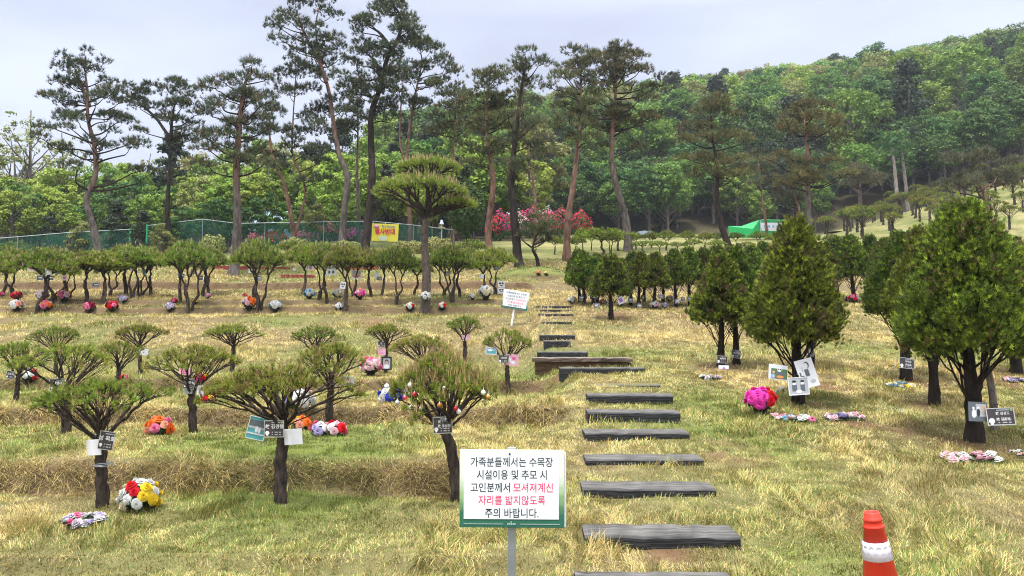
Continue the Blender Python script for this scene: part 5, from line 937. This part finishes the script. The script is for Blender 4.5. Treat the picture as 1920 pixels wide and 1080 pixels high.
def wreath(label, px, py, w, h, cols, n=14, shape='ring', Y=None, group='flat flower wreaths lying on the grass'):
    X, Y, Z = spot(px, py); A = w/F*Y/2; B = max(.10, A*.62); o = thing('flower_wreath', label, 'wreath', (X, Y, Z+.03), group); mb = MB()
    for i in range(n):
        if shape == 'ring': a = 6.283*i/n; x, y = A*.82*math.cos(a), B*.82*math.sin(a)
        else: x, y = A*rng.uniform(-.9, .9), B*rng.uniform(-.7, .7); x = A*(-.9+1.8*((i % ((n+1)//2))/((n+1)//2-1)))+rng.normal(0, .01); y = B*(-.45 if i < n/2 else .45)
        s = A*(.26 if shape == 'ring' else .24)*rng.uniform(.8, 1.2); obj('blossom', PETAL[cols[(i*3+i//3) % len(cols)]], o, (x, y, gzf(X+x, Y+y)-Z), (rng.normal(0, .25)+.3, rng.normal(0, .25), i), s)
        leaves(mb, np.array([x, y, gzf(X+x, Y+y)-Z-.005])+rng.normal(0, A*.12, (5, 3))*[1, 1, .15], np.tile([0, 0, 1.], (5, 1)), A*.35, np.ones((5, 3))*.3)
    obj('foliage', mb.mesh('foliage', M_flfol), o)
bouquet('large yellow and white bouquet with a red centre right of the nearest left pine', 262, 957, 40, ['white', 'yellow', 'white', 'gold', 'yellow', 'red', 'white', 'yellow', 'cream'], 26, fs=.29, pot=False, flatten=1.0, pick=lambda d: 'red' if (abs(d.x+.1) < .22 and d.y < -.3 and d.z > .25) else (random.choice(['white', 'white', 'white', 'white', 'cream']) if d.x < -.02 or d.z > .75 else random.choice(['yellow', 'yellow', 'gold', 'yellow', 'white'])))
wreath('faded pastel flower wreath lying in the grass at the lower left', 157, 984, 76, 30, ['faded', 'white', 'white', 'faded', 'pink', 'white', 'lavender', 'faded'], 16)
bouquet('orange, coral and pink bouquet under the riser in the second terrace', 298, 814, 25, ['orange', 'peach', 'pink', 'orange', 'orange', 'peach'], 12, pot=False)
bouquet('long pink, red and white flower bed arrangement right of the centre pine', 600, 817, 20, ['white', 'pink', 'palepink', 'lavender', 'white'], 11, pot=False)
bouquet('pink and white half of the flower arrangement, nearest the sign side', 630, 817, 21, ['palepink', 'red', 'pink', 'white'], 11, pot=False)
bouquet('deep blue bouquet left of the bauble pine', 733, 754, 23, ['blue', 'blue', 'blue', 'white'], 12, pot=False)
bouquet('blue and white bouquet behind the bauble pine branches', 765, 746, 19, ['white', 'blue', 'white', 'lavender'], 11, pot=False)
bouquet('yellow and white flowers seen under the right branches of the bauble pine', 893, 742, 21, ['yellow', 'white', 'yellow'], 10, pot=False)
bouquet('pink carnation bouquet in dark leaves left of the framed portrait', 695, 706, 20, ['pink', 'pink', 'palepink'], 12)
bouquet('small white bouquet with a red ribbon at the left edge', 53, 722, 15, ['white', 'white', 'red', 'cream'], 11)
bouquet('red and yellow bouquet behind the pine with pink cards', 388, 756, 17, ['red', 'yellow', 'darkred', 'palepink'], 11, pot=False)
bouquet('mixed white, green and lilac bouquet seen through the crown of the centre pine', 562, 768, 30, ['white', 'lavender', 'palepink', 'white', 'cream'], 16, pot=False, fs=.3)
bouquet('orange and yellow flowers just right of the centre pine trunk', 566, 805, 19, ['orange', 'yellow', 'red', 'peach', 'cream'], 11, pot=False)
bouquet('magenta and yellow flowers tied in the fork of the pine with pink cards', 376, 715, 12, ['magenta', 'red', 'yellow', 'darkred'], 9, Y=Yt(3)-.03, pot=False, raise_=1)
bouquet('little red and white flowers tied in the fork of the trinket pine', 232, 712, 8, ['red', 'white', 'pink'], 7, Y=Yt(8)-.06, pot=False, raise_=1)
bouquet('potted magenta and red roses in front of the conifers', 1426, 780, 30, ['magenta', 'magenta', 'red', 'magenta', 'red'], 17, fs=.36, pick=lambda d: 'red' if d.x > .12 else 'magenta')
wreath('pink, white and teal flower pad on the grass before the art print conifer', 1487, 790, 64, 18, ['palepink', 'white', 'pink', 'skyblue', 'white', 'palepink'], 14, 'pad')
wreath('pale pink flower pad right of the pink and teal one', 1583, 787, 62, 14, ['palepink', 'white', 'lavender', 'palepink'], 14, 'pad')
wreath('yellow, white and blue wreath at the foot of the plaque conifer', 1688, 728, 52, 14, ['yellow', 'white', 'skyblue', 'white'], 14)
wreath('faded pink flower row in the grass below the largest conifer', 1822, 866, 90, 20, ['palepink', 'white', 'faded', 'palepink', 'faded'], 12, 'pad')
wreath('faded pink flowers cut by the right edge', 1914, 856, 30, 16, ['palepink', 'faded', 'white'], 9, 'pad')
wreath('dull pink and grey wreath behind the largest conifer', 1902, 716, 34, 18, ['faded', 'palepink', 'lavender'], 10)
wreath('small white scrap of flowers beside the stubbed trunk', 1791, 724, 14, 8, ['white', 'white'], 6)
wreath('single white flower cluster lying in dry grass', 1684, 774, 16, 6, ['white', 'faded'], 6)
wreath('whitish flowers in the grass left of the purple card', 1332, 712, 40, 12, ['faded', 'white', 'faded'], 9)
wreath('yellow flower scrap left of the tilted two line plaque', 1677, 690, 18, 7, ['yellow', 'white'], 6)
bouquet('small white flowers behind the panda photo', 1464, 737, 10, ['white', 'cream'], 7, pot=False)
UPF = [(3, 558, 8, ['red', 'pink'], 'red bouquet cut by the left edge on the middle terrace'), (31, 565, 13, ['red', 'pink', 'darkred'], 'red and pink bouquet above the white and peach one at the left'), (30, 586, 16, ['white', 'peach', 'palepink', 'white'], 'white and peach bouquet in the front line at the left'), (79, 566, 15, ['white', 'darkred', 'white', 'palepink'], 'white and dark red bouquet behind the forked front pine'), (86, 586, 15, ['pink', 'orange', 'palepink', 'gold'], 'orange and pink bouquet right of the forked front pine'), (120, 567, 16, ['pink', 'palepink', 'yellow', 'pink'], 'big pink bouquet with yellow front in clear wrap'),
       (168, 586, 14, ['darkred', 'pink', 'darkred', 'pink', 'red'], 'dark red and pink bouquet, left of the matching pair'), (209, 586, 15, ['red', 'pink', 'red', 'darkred'], 'bright red and pink bouquet, right of the matching pair'), (230, 570, 11, ['lavender', 'purple', 'faded'], 'lavender bouquet behind the matching pair'), (319, 585, 12, ['lavender', 'white', 'faded'], 'lavender and white bouquet left of the broad pine'), (327, 571, 8, ['pink', 'red'], 'tiny pink bouquet behind the lavender and white one'), (366, 572, 7, ['orange', 'yellow'], 'tiny orange and yellow bouquet right of the broad pine trunk'),
       (390, 560, 7, ['faded', 'pink'], 'small dull pink bouquet behind the broad pine'), (459, 558, 6, ['red', 'pink'], 'small red bouquet behind the orange one'), (467, 582, 18, ['orange', 'white', 'orange', 'palepink', 'orange'], 'bright orange and white bouquet left of the pine trunk'), (517, 584, 15, ['white', 'white', 'skyblue', 'white'], 'white bouquet with a pink tip right of the orange one'), (580, 561, 14, ['skyblue', 'skyblue', 'white'], 'light blue hydrangea bouquet in a dark pot'), (634, 562, 14, ['white', 'white', 'cream'], 'white hydrangea bouquet in a dark pot'), (635, 584, 11, ['white', 'purple', 'white'], 'white and purple bouquet beside the front pine trunk'),
       (675, 562, 14, ['pink', 'magenta', 'pink', 'palepink'], 'bright pink bouquet under the tan photo'), (769, 584, 12, ['white', 'red', 'white', 'cream'], 'white and red bouquet left of the topiary trunk'), (829, 582, 11, ['white', 'red', 'pink', 'cream'], 'white, red and pink bouquet right of the topiary trunk'), (886, 562, 9, ['white', 'cream'], 'low white bouquet left of the white lilies'), (911, 562, 19, ['white', 'white', 'cream'], 'tall spray of white lilies near the small notice board'), (1073, 572, 12, ['white', 'yellow', 'white', 'white'], 'white and yellow bouquet at the left end of the conifer rows'),
       (1256, 568, 10, ['yellow', 'white'], 'yellow bouquet between the conifer trunks'), (1130, 572, 8, ['orange', 'red', 'faded'], 'orange red flowers between the leftmost conifer trunks'), (1228, 580, 11, ['white', 'faded', 'palepink'], 'white and pale pink flowers at the front conifer trunks'), (1246, 579, 8, ['white', 'lavender'], 'white flowers right of the pale pink ones under the conifers'), (1600, 569, 13, ['red', 'white', 'red', 'pink'], 'red and white bouquet on the far terrace between two conifers'), (1585, 566, 7, ['darkred', 'white'], 'dark red bouquet left of the red and white one')]
for px, py, r, c, lab in UPF: bouquet(lab, px, py, r, c, 10, fs=.46)
bouquet('white flowers tied to the trunk of the mushroom topiary', 797, 561, 11, ['white', 'cream', 'white'], 9, Y=TOPI[1]-.22, pot=False, raise_=1)
bouquet('orange flower pot on the grave mound', 1010, 517, 7, ['orange', 'peach'], 8); bouquet('yellow flower pot on the grave mound', 1024, 517, 6, ['yellow', 'cream'], 8)
# ---- chain link fence with green net
FP = [(-140, 458, 37), (33, 444, 37), (130, 436, 37), (245, 430, 37), (276, 423, 36.4), (380, 411, 36), (445, 419, 36.8), (497, 418, 37), (607, 416, 37), (700, 415, 37), (775, 422, 37), (850, 431, 37)]
fo = thing('net_fence', 'chain link fence with a pale top rail and dark green net behind the pines', 'fence', (at(380, 411, 36)[0], 36, gzf(at(380, 411, 36)[0], 36)))
org = np.array(fo.location); rail = MB(); P = [at(a, b, y)-org for a, b, y in FP]
for i in range(len(P)-1):
    if i == 3: continue
    tube(rail, [P[i], (P[i]+P[i+1])/2, P[i+1]], .017, 7)
obj('top_rail', rail.mesh('top_rail', M_rail), fo)
for i, p in enumerate(P):
    mb = MB(); g = gzf(p[0]+org[0], p[1]+org[1])-org[2]; tube(mb, [(p[0], p[1], g-.2), (p[0], p[1], (g+p[2])/2), (p[0], p[1], p[2]+(.05 if i in (3, 4) else -.01))], .05 if i in (3, 4) else .017, 7); obj('post', mb.mesh('post', M_greenpaint if i in (3, 4) else M_steel), fo)
M_net = bpy.data.materials.new('green_net'); M_net.use_nodes = True; t = M_net.node_tree; b = t.nodes['Principled BSDF']; b.inputs['Base Color'].default_value = (.012, .10, .065, 1); b.inputs['Roughness'].default_value = .9
tr = N(t, 'ShaderNodeBsdfTransparent'); ms = N(t, 'ShaderNodeMixShader'); tcn = N(t, 'ShaderNodeTexCoord'); nz = N(t, 'ShaderNodeTexNoise'); nz.inputs['Scale'].default_value = .35; t.links.new(tcn.outputs['Object'], nz.inputs[0])
mr_ = N(t, 'ShaderNodeMapRange'); mr_.inputs[1].default_value = .35; mr_.inputs[2].default_value = .65; mr_.inputs[3].default_value = .12; mr_.inputs[4].default_value = .6; t.links.new(nz.outputs['Fac'], mr_.inputs[0]); t.links.new(mr_.outputs[0], ms.inputs[0]); t.links.new(tr.outputs[0], ms.inputs[1]); t.links.new(b.outputs[0], ms.inputs[2]); t.links.new(ms.outputs[0], t.nodes['Material Output'].inputs[0])
nb = MB()
for i in range(len(P)-1):
    if i == 3: continue
    a, c = P[i], P[i+1]; n = 8; V = []
    for q in range(n+1):
        s_ = q/n; p = a*(1-s_)+c*s_; g = gzf(p[0]+org[0], p[1]+org[1])-org[2]; V += [(p[0], p[1]+.03*math.sin(q*2.1), p[2]-.03), (p[0], p[1]+.05*math.sin(q*1.7+1), g-.02)]
    nb.add(V, [(2*q, 2*q+1, 2*q+3, 2*q+2) for q in range(n)])
obj('net', nb.mesh('net', M_net), fo)
# yellow banner on the fence
c = at(722, 436, 36.7); s = 36.7/F; o = thing('fence_banner', 'yellow banner with red and grey writing tied to the fence', 'banner', tuple(c), None, (0, R_(2.5), 0)); M_yel = flat('yellow_vinyl', (.85, .75, .06), .5)
mb = MB(); nx = 10; V = []
for i in range(nx+1):
    for j in range(2): V.append(((i/nx-.5)*50*s, .02*math.sin(i*1.3), (j-.5)*33*s))
mb.add(V, [(2*i, 2*i+2, 2*i+3, 2*i+1) for i in range(nx)]); obj('sheet', mb.mesh('sheet', M_yel), o)
mb = MB(); box(mb, (-17*s, -.035, 11*s), (10*s, .006, 6*s)); obj('pink_print', mb.mesh('pink_print', flat('pink_vinyl_ink', (.8, .35, .5))), o)
obj('lettering', textmesh('현수막0000', 7*s, flat('grey_vinyl_ink', (.25, .25, .27)), .004), o, (6*s, -.04, 10.5*s), (math.pi/2, 0, 0)).scale = (.75, 1, 1)
obj('lettering', textmesh('결사반대', 11.5*s, M_redink, .012), o, (0, -.04, 1.0*s), (math.pi/2, 0, 0)).scale = (.92, 1, 1)
mb = MB(); a = np.linspace(0, 6.283, 20, endpoint=False); mb.add(np.concatenate([np.stack([-3*s+9*s*np.cos(a), np.full(20, -.036), -11*s+5*s*np.sin(a)], 1), [[-3*s, -.036, -11*s]]]), [(i, (i+1) % 20, 20) for i in range(20)]); obj('pale_print', mb.mesh('pale_print', flat('pale_vinyl_ink', (.62, .70, .50)), False), o)
mb = MB()
for x in (-24, 0, 24): tube(mb, [(x*s, 0, 16*s), (x*s, .05, 19.5*s)], .008, 5)
obj('tie_cord', mb.mesh('tie_cord', M_white), o)
# garden lamp at the fence
c = at(828, 440, 36.2); zg = gzf(c[0], 36.2); hL = zpix(413, 36.2)-zg; o = thing('garden_lamp', 'small white bell shaped garden lamp above the fence rail', 'lamp', (c[0], 36.2, zg)); mb = MB(); tube(mb, [(0, 0, -.1), (0, 0, hL*.5), (0, 0, hL-.1)], .03, 8); obj('post', mb.mesh('post', M_rail), o)
mb = MB(); lathe(mb, [(.015, .12), (.05, .1), (.07, .02), (.10, -.07), (.12, -.09), (.01, -.09)], 16); obj('lamp_shade', mb.mesh('lamp_shade', M_white), o, (0, 0, hL-.1)); mb = MB(); lathe(mb, [(.0001, -.34), (.12, -.30), (.16, -.24), (.12, -.22), (.0001, -.22)], 14); obj('collar', mb.mesh('collar', flat('cream_collar', (.6, .5, .32))), o, (0, 0, hL-.1))
# pale blue sheeted shelter behind the fence
def gable(label, px0, px1, pyt, Y, dep, cat, mw, mr_, h_=None, py0=None):
    a = at(px0, pyt, Y); b_ = at(px1, pyt, Y); X = (a[0]+b_[0])/2; W = b_[0]-a[0]; zg = min(gzf(X, Y), gzf(X, Y+dep)); H = a[2]-zg; o = thing('tarp_shelter', label, cat, (X, Y, zg)); mb = MB(); e = H*.62; n = 10
    V = []
    for i in range(n+1):
        x = (i/n-.5)*W; V += [(x, .06*math.sin(i*2.2), -.2), (x, .05*math.sin(i*1.9+1), e), ]
    mb.add(V, [(2*i, 2*i+2, 2*i+3, 2*i+1) for i in range(n)]); V = [(-W/2, 0, -.2), (-W/2, dep, -.2), (-W/2, dep, e), (-W/2, dep/2, H), (-W/2, 0, e), (W/2, 0, -.2), (W/2, dep, -.2), (W/2, dep, e), (W/2, dep/2, H), (W/2, 0, e)]
    mb.add(V, [(0, 4, 2, 1), (5, 6, 7, 9), (1, 2, 7, 6)]); mb.add(V, [(4, 3, 2), (9, 7, 8)]); obj('wall', mb.mesh('wall', mw), o)
    rb_ = MB(); V = []
    for i in range(n+1):
        x = (i/n-.5)*(W+.1); sag = -.05*abs(math.sin(i*1.1)); V += [(x, -.06, e-.02), (x, dep/2, H+sag+.01), (x, dep+.06, e-.02)]
    rb_.add(V, [(3*i, 3*i+3, 3*i+4, 3*i+1) for i in range(n)]+[(3*i+1, 3*i+4, 3*i+5, 3*i+2) for i in range(n)]); obj('roof', rb_.mesh('roof', mr_), o); return o
gable('pale blue sheeted shelter behind the fence among the pine trunks', 464, 532, 389, 41, 2.5, 'shelter', mat('pale_blue_sheet', (.26, .38, .50), .6, noise=(2, .75, 1.1)), mat('pale_blue_roof', (.28, .38, .48), .6, noise=(2, .8, 1.1)))
# green and white tarpaulin tent on the right
Yg = 47; o = thing('tarp_tent', 'green tarpaulin tent with a white lettered banner at the forest edge', 'tent', (at(1435, 430, Yg)[0], Yg, gzf(at(1435, 430, Yg)[0], Yg))); org = np.array(o.location); M_gt = mat('green_tarpaulin', (.02, .38, .10), .5, noise=(1.5, .8, 1.15)); A = lambda px, py, dy=0: at(px, py, Yg+dy)-org
tb = MB(); V = [A(1365, 424, -.8), A(1368, 446, -.8), A(1412, 446, -.8), A(1412, 429, -.8), A(1390, 424, 2.2), A(1424, 412, 0), A(1426, 446, -.4), A(1505, 414, 0), A(1505, 446, -.2), A(1430, 411.5, 2.5), A(1506, 413, 2.5)]
tb.add(V, [(0, 1, 2, 3), (3, 2, 6, 5), (5, 6, 8, 7), (5, 7, 10, 9)]); tb.add(V, [(0, 3, 4), (3, 5, 4), (4, 5, 9)]); obj('green_sheet', tb.mesh('green_sheet', M_gt, False), o)
mb = MB(); mb.add([A(1426, 417.5, -.62), A(1507, 417.5, -.35), A(1507, 434, -.35), A(1428, 432.5, -.62)], [(3, 2, 1, 0)]); obj('white_banner', mb.mesh('white_banner', M_white, False), o)
mb = MB()
for i in range(4): c = A(1434+i*8, 424, -.66); box(mb, c, (.10, .01, .16))
obj('blue_marks', mb.mesh('blue_marks', flat('pale_blue_ink', (.30, .40, .62))), o)
for x in (1426, 1507): mb = MB(); tube(mb, [A(x, 450, -.3), A(x, 430, -.3), A(x, 413, -.3)], .03, 6); obj('pole', mb.mesh('pole', M_rail), o)
tp = MB(); c = spot(1694, 452, 30, 80); 
def tarp(label, px, py, Y, w, h, m, name='tarp'):
    X = at(px, py, Y)[0]; Z = gzf(X, Y); W = w/F*Y; H = zpix(py-h/2, Y)-Z; mb = MB(); n = 6; V = []
    for i in range(n+1):
        for j in range(n+1): x = (i/n-.5)*2; y = (j/n-.5)*2; V.append((x*W/2, y*.8, max(0, H*(1-.55*abs(y)**2-.35*x*x)*(1+.12*math.sin(i*2+j*3)))-.05))
    mb.add(V, [(i*(n+1)+j, (i+1)*(n+1)+j, (i+1)*(n+1)+j+1, i*(n+1)+j+1) for i in range(n) for j in range(n)]); tag(obj(name, mb.mesh(name, m), None, (X, Y, Z)), label, 'tarpaulin')
tarp('bright turquoise tarpaulin heap at the foot of the orchard slope', 1694, 440, 46, 34, 14, mat('turquoise_tarp', (.03, .50, .66), .45))
tarp('pale grey covered heap right of the grand spreading pine', 1210, 434, 50, 48, 4, mat('grey_cover', (.10, .12, .13), .9, .1), 'covered_heap')
tarp('dark red covered timber pile at the edge of the forest', 1572, 437, 60, 40, 8, mat('dark_red_cover', (.16, .04, .035), .7), 'covered_pile')
# red brick edgings
def edging(label, px0, px1, py, hpx):
    X, Y, Z = spot((px0+px1)/2, py); W = (px1-px0)/F*Y; h_ = hpx/F*Y; n = max(4, int(W/.12)); mb = MB(); zz = [gzf(X-W/2+W*i/(n-1), Y) for i in range(n)]
    for i in range(n): x = (i/(n-1)-.5)*W; box(mb, (x, rng.normal(0, .006), zz[i]-Z+h_/2-.04), (W/n*.93, .10, h_+.08), bev=.008)
    tag(obj('brick_edging', mb.mesh('brick_edging', M_brick, False), None, (X, Y, Z)), label, 'edging', 'red brick edgings')
edging('red brick edging behind the pale tall trunk', 405, 462, 506, 7); edging('red brick edging right of the pale tall trunk, upper one', 466, 540, 505, 4); edging('red brick edging lower and right, under the clipped pines', 530, 586, 521, 6); edging('red brick edging behind the tan photo', 652, 706, 506, 9)
# black wire guy and drip: thin cable tie bands round the nearest trunk
X, Y, Z, h = UPOS[0]; mb = MB(); a = np.linspace(0, 6.283, 24)
for k in range(3): tube(mb, np.stack([.062*np.cos(a), .062*np.sin(a), .006*k+.006*np.sin(a+k)], 1), .003, 5, cap=False)
tag(obj('wire_band', mb.mesh('wire_band', M_steel), None, (X+.005, Y-.005, zpix(873, Y-.05))), 'grey wire wound round the nearest left pine trunk', 'wire')
# ---------------------------------------------------------------- haze: the damp spring air
mb = MB(); box(mb, (0, 200, 60), (900, 480, 150)); M_hz = bpy.data.materials.new('haze'); M_hz.use_nodes = True; t = M_hz.node_tree; t.nodes.clear()
ho = N(t, 'ShaderNodeOutputMaterial'); pv = N(t, 'ShaderNodeVolumePrincipled'); pv.inputs['Color'].default_value = (.86, .90, 1, 1); pv.inputs['Density'].default_value = .00042; t.links.new(pv.outputs[0], ho.inputs['Volume'])
tag(obj('haze', mb.mesh('haze', M_hz, False)), 'thin damp haze in the air over the slope', None, None, 'stuff')
